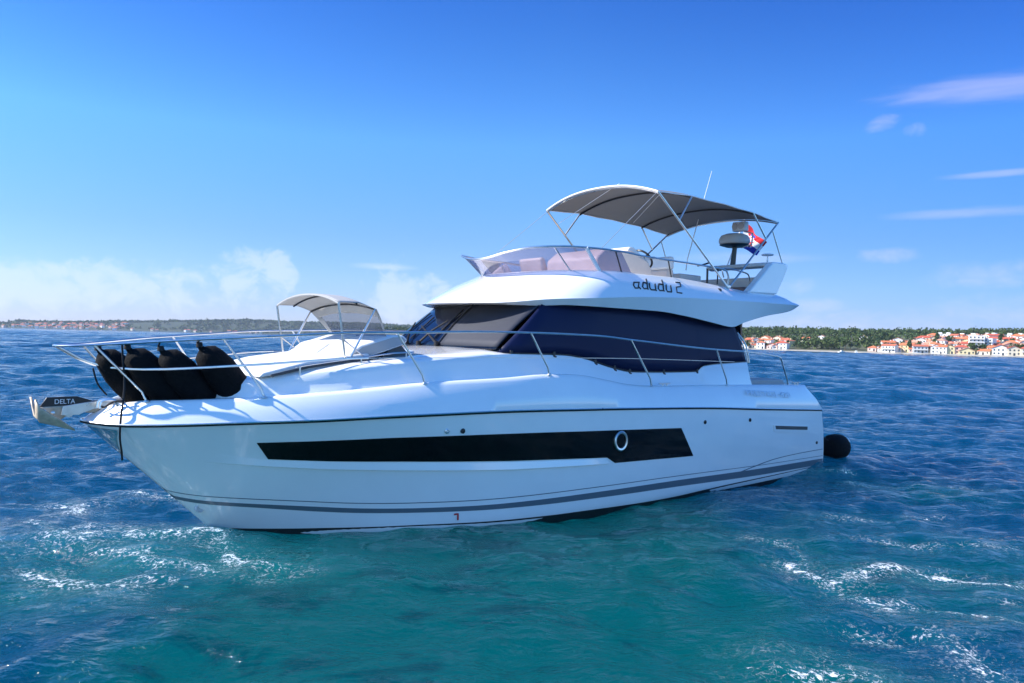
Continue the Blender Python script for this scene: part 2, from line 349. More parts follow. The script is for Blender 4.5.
# long smooth swell folds of the wash, lower left, and rings where the propellers turned
for (x0, y0, dx, dy, lam, w, a) in ((-3.4, 6.6, .42, 1., 1.15, 1.6, .022), (-2.6, 7.2, .55, 1., .8, 1.4, .010), (1.2, 7.2, .8, .9, 1.4, 2.4, .026), (3.6, 8.2, -.5, 1., .9, 2.2, .022)):
    n = math.hypot(dx, dy); d = ((X-x0)*dx+(Y-y0)*dy)/n
    Z += a*np.exp(-((X-x0)**2+(Y-y0)**2)/w**2/2)*np.cos(2*math.pi*d/lam + .8*np.sin((X-x0)*.9))
def hump(x0, y0, sx, sy, a): return a*np.exp(-((xb-x0)/sx)**2 - ((yb-y0)/sy)**2)
Z += hump(7.0, 1.6, 2.4, 1.3, -.095) + hump(13.2, 1.9, 1.0, .9, .11) + hump(1.2, .1, .9, .8, .05) + hump(14.2, .0, 1.6, 2.0, .06)
d = np.hypot(X-3.9, Y-8.2); Z += .035*np.exp(-((d-1.5)/.28)**2)*np.exp(-((X-3.4)/1.8)**2)
V = np.stack([X+DX, Y+DY, Z], -1)
# churned foam, traced as drifting streaks on the water
FOAM = [([(-5.04,8.5),(-4.82,8.56),(-4.83,8.96),(-4.58,8.98)], .16, 1.), ([(-6.2,10.6),(-5.9,10.4),(-5.7,9.9)], .14, .9), ([(-5.95,9.3),(-5.43,9.0),(-5.1,9.15)], .10, .8),
        ([(-4.3,8.72),(-4.0,8.8),(-3.5,8.99),(-3.31,8.79),(-3.05,8.3),(-2.89,8.11),(-2.39,7.86)], .11, .95), ([(-4.4,8.15),(-4.23,8.1),(-3.92,8.06)], .10, .8), ([(-3.8,7.95),(-3.67,7.86),(-3.27,7.86),(-3.0,7.6)], .10, .8),
        ([(-4.75,7.5),(-4.5,7.4),(-4.26,7.33),(-3.86,7.18),(-3.6,7.1)], .12, .85), ([(-3.9,7.3),(-3.67,7.37),(-3.24,7.37)], .08, .7), ([(-5.5,11.2),(-5.2,11.1),(-4.9,11.3)], .10, .8), ([(-6.6,9.0),(-6.0,8.6),(-5.4,8.3)], .10, .6),
        ([(3.1,9.7),(3.37,9.36),(3.44,8.9),(3.44,8.61)], .07, .85), ([(3.22,8.5),(3.22,8.32),(3.3,7.9),(3.34,7.72),(3.45,7.4),(3.6,7.11)], .09, .95), ([(3.36,7.73),(3.78,8.09),(4.1,8.3),(4.49,8.43)], .09, .9), ([(4.4,8.5),(4.73,8.34),(5.15,8.03),(5.37,7.88),(5.8,7.9)], .09, .95),
        ([(2.15,5.62),(2.32,5.60),(2.55,5.62),(2.7,5.55)], .11, 1.), ([(3.8,7.3),(3.96,7.06),(4.55,6.73),(5.0,6.6)], .07, .7), ([(3.0,6.55),(3.18,6.41),(3.3,6.2)], .07, .7), ([(3.6,6.4),(3.75,6.0),(3.7,5.6)], .12, .75), ([(4.4,9.6),(5.2,9.4),(6.2,9.3)], .10, .55), ([(6.4,13.9),(7.2,13.6),(8.4,13.3)], .14, .45), ([(4.6,10.9),(5.4,10.8),(6.4,11.2)], .10, .45),
        ([(5.75,14.9),(6.1,14.6),(6.6,14.6)], .10, .5), ([(4.9,7.3),(5.2,7.0),(5.3,6.5)], .10, .6)]
foam = np.zeros_like(X); near = Rr < 22
xn, yn = V[..., 0][near], V[..., 1][near]; fo = np.zeros_like(xn)
wob = .10*np.sin(xn*7+yn*4)+.08*np.sin(yn*9-xn*5)
for L, w, a in FOAM:
    w *= 1.45
    for p, q in zip(L[:-1], L[1:]):
        p, q = np.array(p), np.array(q); d = q-p; t_ = np.clip(((xn-p[0])*d[0]+(yn-p[1])*d[1])/(d@d), 0, 1)
        dist = np.hypot(xn-p[0]-t_*d[0], yn-p[1]-t_*d[1]) + .35*wob*w/.1*.3
        fo = np.maximum(fo, a*np.exp(-(dist/w)**2)); fo = np.maximum(fo, .38*a*np.exp(-(dist/(w*4.0))**2))
foam[near] = np.clip(fo, 0, 1)
V[..., 2] += .03*np.where(foam > .5, foam-.5, 0)
# aerated turquoise water near the hulls, clear blue water elsewhere
teal = np.exp(-((X+.1)/3.4)**4)*smooth01((16-Y)/3.5); 
teal = np.maximum(teal, .62*np.exp(-((X-4.5)/3.2)**2-((Y-8.5)/3.2)**2)); teal = np.maximum(teal, .62*np.exp(-((X+4.3)/2.2)**2-((Y-7.2)/2.4)**2))
teal = np.maximum(teal, .5*np.exp(-((X-6.8)/2.4)**2-((Y-13.2)/2.2)**2))
me = bpy.data.meshes.new('sea'); n0, n1 = X.shape; idx = np.arange(n0*n1).reshape(n0, n1)
q = np.stack([idx[:-1, :], idx[1:, :], np.roll(idx, -1, 1)[1:, :], np.roll(idx, -1, 1)[:-1, :]], -1).reshape(-1, 4)
me.vertices.add(n0*n1); me.vertices.foreach_set('co', V.reshape(-1).astype(np.float32))
me.loops.add(q.size); me.loops.foreach_set('vertex_index', q.reshape(-1).astype(np.int32)); me.polygons.add(len(q)); me.polygons.foreach_set('loop_start', np.arange(0, q.size, 4, dtype=np.int32))
me.update(calc_edges=True); me.validate()
milk = np.clip(np.exp(-((X+2.7)/1.1)**2-((Y-8.2)/.9)**2) + .6*np.exp(-((X+4.2)/1.3)**2-((Y-8.3)/.9)**2), 0, 1)     # fine bubbles where the bow thruster works
for nm, arr in (('foam', foam), ('teal', teal), ('wash', wash), ('milk', milk)):
    at = me.attributes.new(nm, 'FLOAT', 'POINT'); at.data.foreach_set('value', arr.reshape(-1).astype(np.float32))
me.shade_smooth()
sm = bpy.data.materials.new('sea_water'); sm.use_nodes = True; t = sm.node_tree; b = t.nodes['Principled BSDF']
co = nd(t, 'ShaderNodeTexCoord'); AT = lambda n: nd(t, 'ShaderNodeAttribute', attribute_name=n).outputs['Fac']
def noise(scale, detail=4., rough=.55, sx=1., sy=1., rot=0., dist=0.):
    mp = nd(t, 'ShaderNodeMapping'); mp.inputs['Scale'].default_value = (sx, sy, 1); mp.inputs['Rotation'].default_value = (0, 0, rot); t.links.new(co.outputs['Object'], mp.inputs[0])
    n = nd(t, 'ShaderNodeTexNoise', i_Scale=scale, i_Detail=detail, i_Roughness=rough, i_Distortion=dist); t.links.new(mp.outputs[0], n.inputs['Vector']); return n.outputs['Fac']
def mixc(f, a, b_):
    m = nd(t, 'ShaderNodeMix', data_type='RGBA')
    for i, v in ((0, f), (6, a), (7, b_)):
        if isinstance(v, tuple): m.inputs[i].default_value = (*v, 1)
        else: t.links.new(v, m.inputs[i])
    return m.outputs[2]
big = noise(.45, 4, .6, 1, 1.6, .5, .6)
tl = mth(t, 'ADD', AT('teal'), mth(t, 'MULTIPLY', mth(t, 'SUBTRACT', big, .5), .7), clamp=True)
tl = sstep(t, tl, .12, .88)
patch = sstep(t, noise(.75, 6, .66, 1, 1.9, .5, .9), .50, .62)
teal_c = mixc(patch, (.0001, .070, .076), (.0001, .042, .052))
deep_c = mixc(sstep(t, noise(.06, 3), .35, .65), (.0002, .036, .088), (.0002, .047, .108))
body = mixc(tl, deep_c, teal_c)
fn = noise(9, 7, .72, 1, 1, 0, .9); fn2 = noise(24, 4, .7)
FO = mth(t, 'MULTIPLY', AT('foam'), sstep(t, noise(1.5, 3, .6), .36, .58, .45, 1.))
fm = mth(t, 'ADD', mth(t, 'MULTIPLY', FO, .34), mth(t, 'ADD', mth(t, 'MULTIPLY', fn, 1.1), mth(t, 'MULTIPLY', fn2, .55)))
core = mth(t, 'MULTIPLY', sstep(t, fm, 1.08, 1.24), sstep(t, FO, .03, .2))
def lace(scale, dist, wd): return mth(t, 'SUBTRACT', 1., sstep(t, mth(t, 'ABSOLUTE', mth(t, 'SUBTRACT', noise(scale, 3, .6, 1, 1, 0, dist), .5)), 0., wd))
web = mth(t, 'MULTIPLY', mth(t, 'MAXIMUM', lace(3.2, 1.2, .022), mth(t, 'MULTIPLY', lace(7.5, .8, .03), .8)), mth(t, 'MULTIPLY', sstep(t, FO, .06, .55), sstep(t, fn2, .42, .62)))
fmask = mth(t, 'MAXIMUM', mth(t, 'MULTIPLY', core, .92), mth(t, 'MULTIPLY', web, .7))
milky = mth(t, 'ADD', mth(t, 'MULTIPLY', AT('foam'), .28), mth(t, 'MULTIPLY', AT('milk'), mth(t, 'MULTIPLY', noise(1.3, 4, .6), .75)), clamp=True)
body = mixc(milky, body, (.006, .15, .16))
t.links.new(mixc(fmask, body, (.80, .84, .86)), b.inputs['Base Color'])
b.subsurface_method = 'BURLEY'; b.inputs['Subsurface Weight'].default_value = 1.; b.inputs['Subsurface Radius'].default_value = (.5, 1., 1.1); b.inputs['Subsurface Scale'].default_value = 22
b.inputs['IOR'].default_value = 1.333; t.links.new(mth(t, 'ADD', mth(t, 'MULTIPLY', AT('wash'), .16), .27), b.inputs['Specular IOR Level'])
t.links.new(mth(t, 'ADD', mth(t, 'MULTIPLY', fmask, .6), .055), b.inputs['Roughness'])
geo = nd(t, 'ShaderNodeNewGeometry'); ps = nd(t, 'ShaderNodeSeparateXYZ'); t.links.new(geo.outputs['Position'], ps.inputs[0])
dist = mth(t, 'SQRT', mth(t, 'ADD', mth(t, 'POWER', ps.outputs[0], 2.), mth(t, 'POWER', ps.outputs[1], 2.)))
h1 = noise(3.2, 5, .6, 1, 1.5, .35, .3); h2 = noise(1.15, 4, .6, 1, 1.8, .2, .2); h3 = noise(11, 3, .6, 1, 1.3, .4, .3)
hs = mth(t, 'ADD', mth(t, 'MULTIPLY', h1, .13), mth(t, 'ADD', mth(t, 'MULTIPLY', h2, .24), mth(t, 'MULTIPLY', h3, .034)))
hs = mth(t, 'ADD', hs, mth(t, 'MULTIPLY', fmask, .04))
cs = mth(t, 'SUBTRACT', 1., mth(t, 'MULTIPLY', AT('wash'), .35))
bp = nd(t, 'ShaderNodeBump', i_Distance=1.0); t.links.new(hs, bp.inputs['Height']); t.links.new(mth(t, 'MULTIPLY', cs, .85), bp.inputs['Strength']); 
# beyond the reach of the mesh the wavelets tilt the surface directly
def tilt(scale, sx, sy, rot):
    mp = nd(t, 'ShaderNodeMapping'); mp.inputs['Scale'].default_value = (sx, sy, 1); mp.inputs['Rotation'].default_value = (0, 0, rot); t.links.new(co.outputs['Object'], mp.inputs[0])
    n = nd(t, 'ShaderNodeTexNoise', i_Scale=scale, i_Detail=3., i_Roughness=.6); t.links.new(mp.outputs[0], n.inputs['Vector'])
    v = nd(t, 'ShaderNodeVectorMath', operation='SUBTRACT'); t.links.new(n.outputs['Color'], v.inputs[0]); v.inputs[1].default_value = (.5, .5, .5); return v.outputs[0]
vs = nd(t, 'ShaderNodeVectorMath', operation='ADD'); t.links.new(tilt(.85, .8, 1.5, .15), vs.inputs[0]); t.links.new(tilt(2.3, 1, 1.4, -.2), vs.inputs[1])
vm = nd(t, 'ShaderNodeVectorMath', operation='MULTIPLY'); t.links.new(vs.outputs[0], vm.inputs[0]); vm.inputs[1].default_value = (1.0, 1.35, 0)
vk = nd(t, 'ShaderNodeVectorMath', operation='SCALE'); t.links.new(vm.outputs[0], vk.inputs[0]); t.links.new(sstep(t, dist, 9., 45., .12, .75), vk.inputs['Scale'])
va = nd(t, 'ShaderNodeVectorMath', operation='ADD'); t.links.new(bp.outputs[0], va.inputs[0]); t.links.new(vk.outputs[0], va.inputs[1])
vn = nd(t, 'ShaderNodeVectorMath', operation='NORMALIZE'); t.links.new(va.outputs[0], vn.inputs[0]); t.links.new(vn.outputs[0], b.inputs['Normal'])
tag(link('sea', me, None, [sm]), kind='structure')
# ------------------------------------------------------------------ coast
def vnoise(x, y, s=0.):
    return (np.sin(x*.021+s)+np.sin(y*.027+1.3*s)+.6*np.sin(x*.053+y*.041+2*s)+.4*np.sin(x*.11-y*.087+s*3))/3
SHORE = np.array([(-160, 640), (-20, 520), (60, 436), (121, 385), (165, 345), (209, 308), (265, 262), (330, 205), (420, 120)], float)
seg = np.hypot(*np.diff(SHORE, axis=0).T); cum_s = np.concatenate([[0], np.cumsum(seg)])
def shore(s): return np.array([np.interp(s, cum_s, SHORE[:, k]) for k in (0, 1)])
IN = np.array([.62, .785])
hz = curve((0, .35), (4, .75), (12, 1.4), (30, 3.0), (60, 5.7), (100, 8.8), (140, 10.6), (190, 11.8), (240, 12.6), (320, 13), (700, 11))
def right_ground(s, tt): 
    p = shore(s) + IN*tt; return np.array([p[0], p[1], float(hz(tt)) + float(vnoise(p[0]*2, p[1]*2, .7))*min(1, tt/60)*1.1])
ss = np.linspace(0, cum_s[-1], 90); ts = np.array([-6, 0, 3, 6, 10, 16, 24, 34, 46, 60, 76, 92, 110, 130, 150, 175, 200, 230, 270, 330, 420, 560])
G = np.array([[right_ground(s, tt) if tt > 0 else np.array([*(shore(s)+IN*tt), -.8 if tt < 0 else .1]) for tt in ts] for s in ss])
def ground_mat(name, a, b2, c):
    m = mat(name, a, .95); t = m.node_tree; bb = t.nodes['Principled BSDF']; co = nd(t, 'ShaderNodeTexCoord')
    n = nd(t, 'ShaderNodeTexNoise', i_Scale=.09, i_Detail=6., i_Roughness=.65); t.links.new(co.outputs['Object'], n.inputs['Vector'])
    r = nd(t, 'ShaderNodeValToRGB'); r.color_ramp.elements[0].position = .35; r.color_ramp.elements[1].position = .65
    r.color_ramp.elements[0].color = (*a, 1); r.color_ramp.elements[1].color = (*b2, 1); e = r.color_ramp.elements.new(.5); e.color = (*c, 1)
    t.links.new(n.outputs['Fac'], r.inputs[0]); t.links.new(r.outputs[0], bb.inputs['Base Color']); return m
GROUND = ground_mat('scrub_ground', (.04, .055, .022), (.10, .095, .05), (.06, .07, .03))
tag(build('hillside', MB().grid(G), GROUND, boat=False, smooth=60), kind='structure')
SAND = mat('pale_shore_stone', (.27, .25, .21), .9, noise=.25, nscale=.4)
G = np.array([[(*(shore(s)+IN*a), z) for a, z in ((-2.4, -.6), (-1.6, .2), (-.9, .5), (2.5, .8), (4, .8))] for s in np.linspace(0, cum_s[-1], 160)])
G[:, 1:3, 2] += .25*RNG.random((160, 1)); tag(build('shore', MB().grid(G), SAND, boat=False, smooth=0), kind='structure')
# left coast, about two kilometres off
LS = np.array([(-2300, 1500), (-1500, 1700), (-1180, 1780), (-900, 1850), (-500, 1980), (-250, 2050), (0, 2100), (300, 2120)], float)
def lshore(s): i = s*(len(LS)-1); return np.array([np.interp(i, range(len(LS)), LS[:, k]) for k in (0, 1)])
lh = curve((-2300, 12), (-1250, 14), (-1000, 21), (-850, 27), (-700, 35), (-560, 33), (-450, 33), (-300, 32), (-100, 36), (300, 36))
def left_ground(s, tt):
    p = lshore(s); f = float(smooth01(np.array(tt/230))); z = .6 + f*float(lh(p[0])) + f*3.0*float(vnoise(p[0]*.7, tt*1.2, 2.)); return np.array([p[0]*(1+tt*.0002), p[1]+tt, z])
G = np.array([[left_ground(s, tt) - (np.array([0, 0, 1.4]) if tt == 0 else 0) for tt in (0, 6, 20, 45, 75, 110, 150, 190, 230, 280, 380)] for s in np.linspace(0, 1, 150)])
tag(build('far_hills', MB().grid(G), ground_mat('far_scrub', (.016, .03, .012), (.03, .045, .018), (.02, .036, .014)), boat=False, smooth=60), kind='structure')

# foliage: leaf clumps through the crown volume
LEAVES = []
for i, c in enumerate(((.026, .060, .012), (.038, .078, .014), (.056, .092, .018), (.076, .104, .026))):
    LEAVES.append(mat('foliage', c, .8, noise=.35, nscale=.5))
BARK = mat('bark', (.09, .065, .045), .9, noise=.3)
def crown(mb, c, r, h, n, sz, rng, mats=4, shape='round'):
    """n leaf clumps, each two crossed quads, denser near the skin of an uneven crown"""
    lobes = [(rng.normal(0, .42, 3)*np.array([r, r, h*.35]), rng.uniform(.45, .75)) for _ in range(5)]
    for k in range(n):
        lo, lr = lobes[k % 5]; d = rng.normal(0, 1, 3); d /= np.linalg.norm(d); q = rng.uniform(.55, 1)**.6
        p = np.array(c) + lo + d*q*lr*np.array([r, r, h*.5]); 
        if shape == 'cone': f = (p[2]-c[2])/h+.5; p[:2] = np.array(c)[:2] + (p[:2]-np.array(c)[:2])*(1.15-f)
        mb.cur = int(rng.integers(0, mats)); s = sz*rng.uniform(.6, 1.3)
        for _ in range(2):
            a = rng.normal(0, 1, 3); a /= np.linalg.norm(a); b_ = np.cross(a, rng.normal(0, 1, 3)); b_ /= np.linalg.norm(b_)
            I = mb.pts([p-a*s-b_*s*.6, p+a*s-b_*s*.6, p+a*s*.8+b_*s*.7, p-a*s*.7+b_*s*.6]); mb.face(*I)
rng = np.random.default_rng(21)
mb = MB()
for k in range(4000):
    s = rng.uniform(0, cum_s[-1]); tt = 9 + 281*rng.random()**1.15; g = right_ground(s, tt)
    u_ = 512+754*g[0]/g[1]
    town = (u_ > 866+tt*.55 and tt < 104) or (u_ < 796 and tt < 52)
    if town and rng.random() > .05: continue
    h = rng.uniform(3.2, 5.4); r = rng.uniform(1.7, 2.8)
    crown(mb, (g[0], g[1], g[2]+h*.5), r, h, 26, .55, rng)
tag(build('pine_wood', mb, LEAVES, boat=False, smooth=0, weld=False), label='dark green pine wood covering the hill behind the red roofed town', cat='wood', kind='stuff')
mb = MB()
for k in range(2600):
    s = rng.uniform(.25, 1); tt = 300*rng.random()**.6; g = left_ground(s, tt)
    if g[0] < -870 and tt < 200 and rng.random() > .25: continue
    h = rng.uniform(5, 8.5); r = rng.uniform(5, 10); crown(mb, (g[0], g[1], g[2]+h*.42), r, h, 12, 2.3, rng)
tag(build('far_wood', mb, LEAVES, boat=False, smooth=0, weld=False), label='hazy green wood along the low far coast behind the bow', cat='wood', kind='stuff')

# houses
PAL = {'white': (.74, .72, .68), 'cream': (.66, .57, .42), 'pale pink': (.62, .44, .37), 'pale yellow': (.66, .54, .30), 'pale grey': (.52, .52, .52)}
WALL = {k: mat('plaster_'+k.replace(' ', '_'), v, .85, noise=.08, nscale=.6) for k, v in PAL.items()}
ROOFC = {'orange': (.50, .15, .06), 'red': (.42, .085, .045), 'rust': (.42, .12, .06), 'salmon': (.52, .25, .16)}
ROOF = {k: mat('tiles_'+k, v, .85, noise=.22, nscale=1.2) for k, v in ROOFC.items()}
WIN = mat('window_dark', (.03, .04, .05), .2, noise=.3); SHUT = mat('shutter_green', (.06, .10, .07), .6); SLAB = mat('balcony_slab', (.62, .61, .58), .8, noise=.1)
def quad(mb, c, w, h, yy): I = mb.pts([(c[0]-w/2, yy, c[1]-h/2), (c[0]+w/2, yy, c[1]-h/2), (c[0]+w/2, yy, c[1]+h/2), (c[0]-w/2, yy, c[1]+h/2)]); mb.face(*I)
def box_mesh(nm, d, m):
    k = MB().box((0, 0, 0), d); me = bpy.data.meshes.new(nm); me.from_pydata(k.v, [], k.f); me.materials.append(m); return me
WINMESH = box_mesh('window', (1.05, .12, 1.3), WIN); DOORMESH = box_mesh('door', (1.3, .12, 2.1), WIN); BALMESH = {}
def child(nm, me, par, loc, rz=0):
    o = bpy.data.objects.new(nm, me); COL.objects.link(o); o.parent = par; o.location = loc; o.rotation_euler = (0, 0, rz); return o
def house(p, rz, w, d, floors, wall, roof, kind, label, group, rng):
    cat = 'apartment block' if kind == 'block' else 'house'
    root = empty('apartment_block' if kind == 'block' else 'house', p, rz, label, cat, group); H = floors*2.75+.3
    k = MB().box((0, 0, H/2-1), (w, d, H+2))
    if kind == 'gable': k.prism([(-w/2, H), (w/2, H), (0, H+w*.22)], 1, -d/2+.02, d/2-.02)
    build('wall', k, WALL[wall], root, boat=False, smooth=0, weld=False)
    r = MB(); o = .45
    if kind == 'hip':
        a = min(w, d)/2*.45; e = min(w, d)/2
        I = r.pts([(-w/2-o, -d/2-o, H), (w/2+o, -d/2-o, H), (w/2+o, d/2+o, H), (-w/2-o, d/2+o, H), (-w/2+e, 0, H+a+.3), (w/2-e, 0, H+a+.3)] if w >= d else
                  [(-w/2-o, -d/2-o, H), (w/2+o, -d/2-o, H), (w/2+o, d/2+o, H), (-w/2-o, d/2+o, H), (0, -d/2+e, H+a+.3), (0, d/2-e, H+a+.3)])
        if w >= d: [r.face(*[I[q] for q in f]) for f in ((0, 1, 5, 4), (1, 2, 5), (2, 3, 4, 5), (3, 0, 4), (3, 2, 1, 0))]
        else: [r.face(*[I[q] for q in f]) for f in ((0, 1, 4), (1, 2, 5, 4), (2, 3, 5), (3, 0, 4, 5), (3, 2, 1, 0))]
    elif kind == 'gable': r.prism([(-w/2-o, H-.1), (0, H+w*.22+.1), (w/2+o, H-.1), (w/2+o, H+.12), (0, H+w*.22+.36), (-w/2-o, H+.12)], 1, -d/2-o, d/2+o)
    elif kind == 'ridge': r.prism([(-d/2-o, H-.06), (0, H+d*.21+.1), (d/2+o, H-.06), (d/2+o, H+.14), (0, H+d*.21+.34), (-d/2-o, H+.14)], 0, -w/2-o, w/2+o)
    else:
        r.box((0, 0, H+.16), (w+.3, d+.3, .30)); r.box((-w*.2, 0, H+1.1), (w*.26, d*.4, 1.7))
    ro = build('roof', r, ROOF[roof] if kind != 'block' else WALL['white'], root, boat=False, smooth=0, weld=False)
    if kind == 'ridge': k = MB().prism([(-d/2+.02, H), (0, H+d*.21), (d/2-.02, H)], 0, -w/2+.02, w/2-.02); build('gable_wall', k, WALL[wall], root, boat=False, smooth=0)
    if kind != 'block' and rng.random() < .6: k = MB().box((w*.2, .3, H+min(w, d)*.25), (.7, .7, 1.7)); build('chimney', k, WALL[wall], ro, boat=False, smooth=0)
    nb = max(2, int(w/2.7))
    for f in range(floors):
        for i in range(nb):
            x = -w/2 + w*(i+.5)/nb
            if f == 0 and i == nb//2: child('door', DOORMESH, root, (x, -d/2-.02, 1.05))
            else: child('window', WINMESH, root, (x, -d/2-.02, f*2.75+1.65))
        if kind == 'block' or (f > 0 and rng.random() < .35):
            key = round(w, 1)
            if key not in BALMESH: k = MB().box((0, 0, 0), (w*.86, 1.3, .18)); k.box((0, -.6, .5), (w*.86, .08, .85)); me = bpy.data.meshes.new('balcony'); me.from_pydata(k.v, [], k.f); me.materials.append(SLAB); BALMESH[key] = me
            if f: child('balcony', BALMESH[key], root, (0, -d/2-.62, f*2.75+.1))
        for j in (-.22, .22): child('window', WINMESH, root, (-w/2-.02, d*j, f*2.75+1.65), math.pi/2)
    return root
rng = np.random.default_rng(33)
ONES = 'first second third fourth fifth sixth seventh eighth ninth tenth eleventh twelfth thirteenth fourteenth fifteenth sixteenth seventeenth eighteenth nineteenth twentieth'.split()
def ordinal(n): return ONES[n] if n < 20 else 'twenty-'+ONES[n-20]
def at_px(u_, tt):
    """point of the slope on the bearing u_ seen from the middle of the channel, tt metres in from the shore"""
    best = min(np.linspace(0, cum_s[-1], 700), key=lambda s: abs((lambda g: g[0]/g[1])(shore(s)+IN*tt) - (u_-512)/754)); return right_ground(best, tt)
FACE = math.atan2(IN[1], IN[0]) - math.pi/2
ROWS = []   # row phrase, metres inland, first and last bearing, how many
for phrase, tt, u0, u1, n in (('waterfront row beside yacht stern', 7, 742, 784, 10), ('upper row beside yacht stern', 24, 744, 793, 11), ('top row beside yacht stern', 42, 748, 790, 6),
                              ('waterfront row of right town', 6, 871, 1034, 28), ('second row of right town', 20, 884, 1036, 28), ('third row of right town', 37, 896, 1036, 26), ('fourth row of right town', 56, 912, 1038, 23), ('fifth row of right town', 78, 925, 1038, 20)):
    L = []
    for i in range(n):
        u_ = u0 + (u1-u0)*(i+.5)/n + rng.uniform(-1.5, 1.5)
        L.append((u_, rng.uniform(7, 11.5), rng.uniform(6.5, 8.5), int(rng.choice([1, 1, 2, 2])), str(rng.choice(['white', 'white', 'white', 'cream', 'cream', 'pale pink', 'pale pink', 'pale yellow', 'pale grey'])), str(rng.choice(['orange', 'orange', 'red', 'rust', 'salmon'])), str(rng.choice(['hip', 'ridge', 'gable', 'hip']))))
    ROWS.append((phrase, tt, L))
ROWS += [('wooded middle slope', 52, [(807, 10, 7, 1, 'white', 'orange', 'ridge'), (822, 6, 6, 2, 'white', 'salmon', 'gable'), (863, 8, 7, 2, 'white', 'salmon', 'gable')]),
         ('row below the wood', 96, [(u_, 12, 9, 2, w_, 'salmon', 'block') for u_, w_ in ((942, 'white'), (951, 'white'), (966, 'white'), (976, 'white'), (989, 'white'), (998, 'cream'), (1013, 'white'), (1024, 'white'))]),
         ('pair amid right town', 16, [(975, 11, 9, 5, 'white', 'salmon', 'block'), (986, 12, 9, 4, 'white', 'salmon', 'block')])]
WORDF = {1: 'one-storey', 2: 'two-storey', 3: 'three-storey', 4: 'four-storey', 5: 'five-storey'}
for phrase, tt, L in ROWS:
    for i, (u_, w, d, fl, wa, ro, kd) in enumerate(sorted(L)):
        p = at_px(u_, tt + rng.uniform(-3, 3))
        lab = f'{wa} {WORDF[fl]} ' + ('flat-roofed block' if kd == 'block' else f'house, {ro} roof') + f', {ordinal(i)} from left in {phrase}'
        house(tuple(p), FACE + rng.uniform(-.45, .45), w, d, fl, wa, ro, kd, lab, 'apartment blocks on the hill' if kd == 'block' else 'houses of the shore town', rng).scale = (.54, .54, .52)
# garden trees between the houses
protos = []
for j in range(4):
    k = MB(); hh = (6.0, 4.6, 7.2, 3.4)[j]; crown(k, (0, 0, hh*.62), (2.3, 2.0, 1.5, 2.0)[j], hh*.72, 120, .42, rng, shape='cone' if j == 2 else 'round')
    me = build('crown', k, LEAVES, boat=False, smooth=0, weld=False); tr_ = build('trunk', MB().tube([(0, 0, -.6), (.08, .05, hh*.35), (.0, .1, hh*.7)], [.22, .16, .07], 7).tube([(.05, .05, hh*.33), (.7, .1, hh*.6)], [.1, .04], 5).tube([(.05, .05, hh*.36), (-.6, -.2, hh*.62)], [.1, .04], 5), BARK, boat=False)
    protos.append((me.data, tr_.data)); bpy.data.objects.remove(me); bpy.data.objects.remove(tr_)
TREES = [(u_, tt) for u_, tt in ((748,3),(761,20),(770,5),(787,12),(795,8),(802,10),(810,12),(817,9),(824,12),(831,8),(838,12),(845,9),(851,14),(857,10),(881,14),(886,5),(893,9),(901,22),(910,4),(920,7),(925,9),(931,6),(936,20),(944,5),(951,4),(960,5),(964,22),(972,6),(980,5),(983,8),(988,9),(991,5),(1000,6),(1009,9),(1017,5),(1026,8),(895,52),(905,50),(917,54),(937,52),(949,50),(958,54),(970,50),(982,54),(1000,52),(1011,54),(1021,50),(926,86),(938,88),(960,90),(971,86),(983,90),(1003,88),(1018,90))]
KIND = ['broad dark green', 'low rounded green', 'slim dark cypress', 'small bushy green']
for i, (u_, tt) in enumerate(TREES):
    p = at_px(u_, tt); j = int(rng.choice([0, 1, 1, 2, 3, 0])); s = rng.uniform(.6, .95)
    where = 'between the towns' if 787 < u_ < 870 else 'beside yacht stern' if u_ < 788 else 'in right town'
    row = 'by the water' if tt < 15 else 'behind waterfront houses' if tt < 45 else 'in middle gardens' if tt < 60 else 'below top blocks'
    n = sum(1 for v, t2 in TREES[:i] if abs(t2-tt) < 16 and (787 < v < 870) == (787 < u_ < 870) and (v < 788) == (u_ < 788))
    root = empty('garden_tree', tuple(p), rng.uniform(0, 6.28), f'{KIND[j]} tree {row}, {where}, {ordinal(n)} from left', 'tree', 'trees among the shore houses'); root.scale = (s, s, s)
    child('trunk', protos[j][1], root, (0, 0, 0)); child('crown', protos[j][0], root, (0, 0, 0))
# far town on the left coast: each house two or three pixels wide
fm_ = []
for wa in ('white', 'cream', 'pale pink'):
    for ro in ('orange', 'red'):
        k = MB(); k.cur = 0; k.box((0, 0, 2.2), (10, 9, 7)); k.cur = 1; k.prism([(-5.2, 5.72), (0, 7.4), (5.2, 5.72)], 0, -5.4, 5.4); o = build('house', k, [WALL[wa], ROOF[ro]], boat=False, smooth=0); fm_.append((o.data, wa, ro)); bpy.data.objects.remove(o)
for i in range(120):
    px = rng.uniform(0, 112) if i < 105 else rng.uniform(112, 265); tt = rng.uniform(8, 150) if i < 105 else rng.uniform(4, 14)
    s = min(np.linspace(0, 1, 500), key=lambda q: abs(lshore(q)[0]/lshore(q)[1]-(px-512)/754)); g = left_ground(s, tt); d_, wa, ro = fm_[int(rng.integers(0, 6))]
    o = bpy.data.objects.new('house', d_); COL.objects.link(o); o.location = g; o.rotation_euler = (0, 0, rng.uniform(-.5, .5)); sc = rng.uniform(.5, .85); o.scale = (sc, sc, sc*rng.uniform(.8, 1.2))
    tag(o, f'tiny {wa} house with {ro} roof in the far town ahead of the bow' if i < 105 else f'tiny {wa} house with {ro} roof at the foot of the far wooded coast', 'house', 'houses of the far left town')
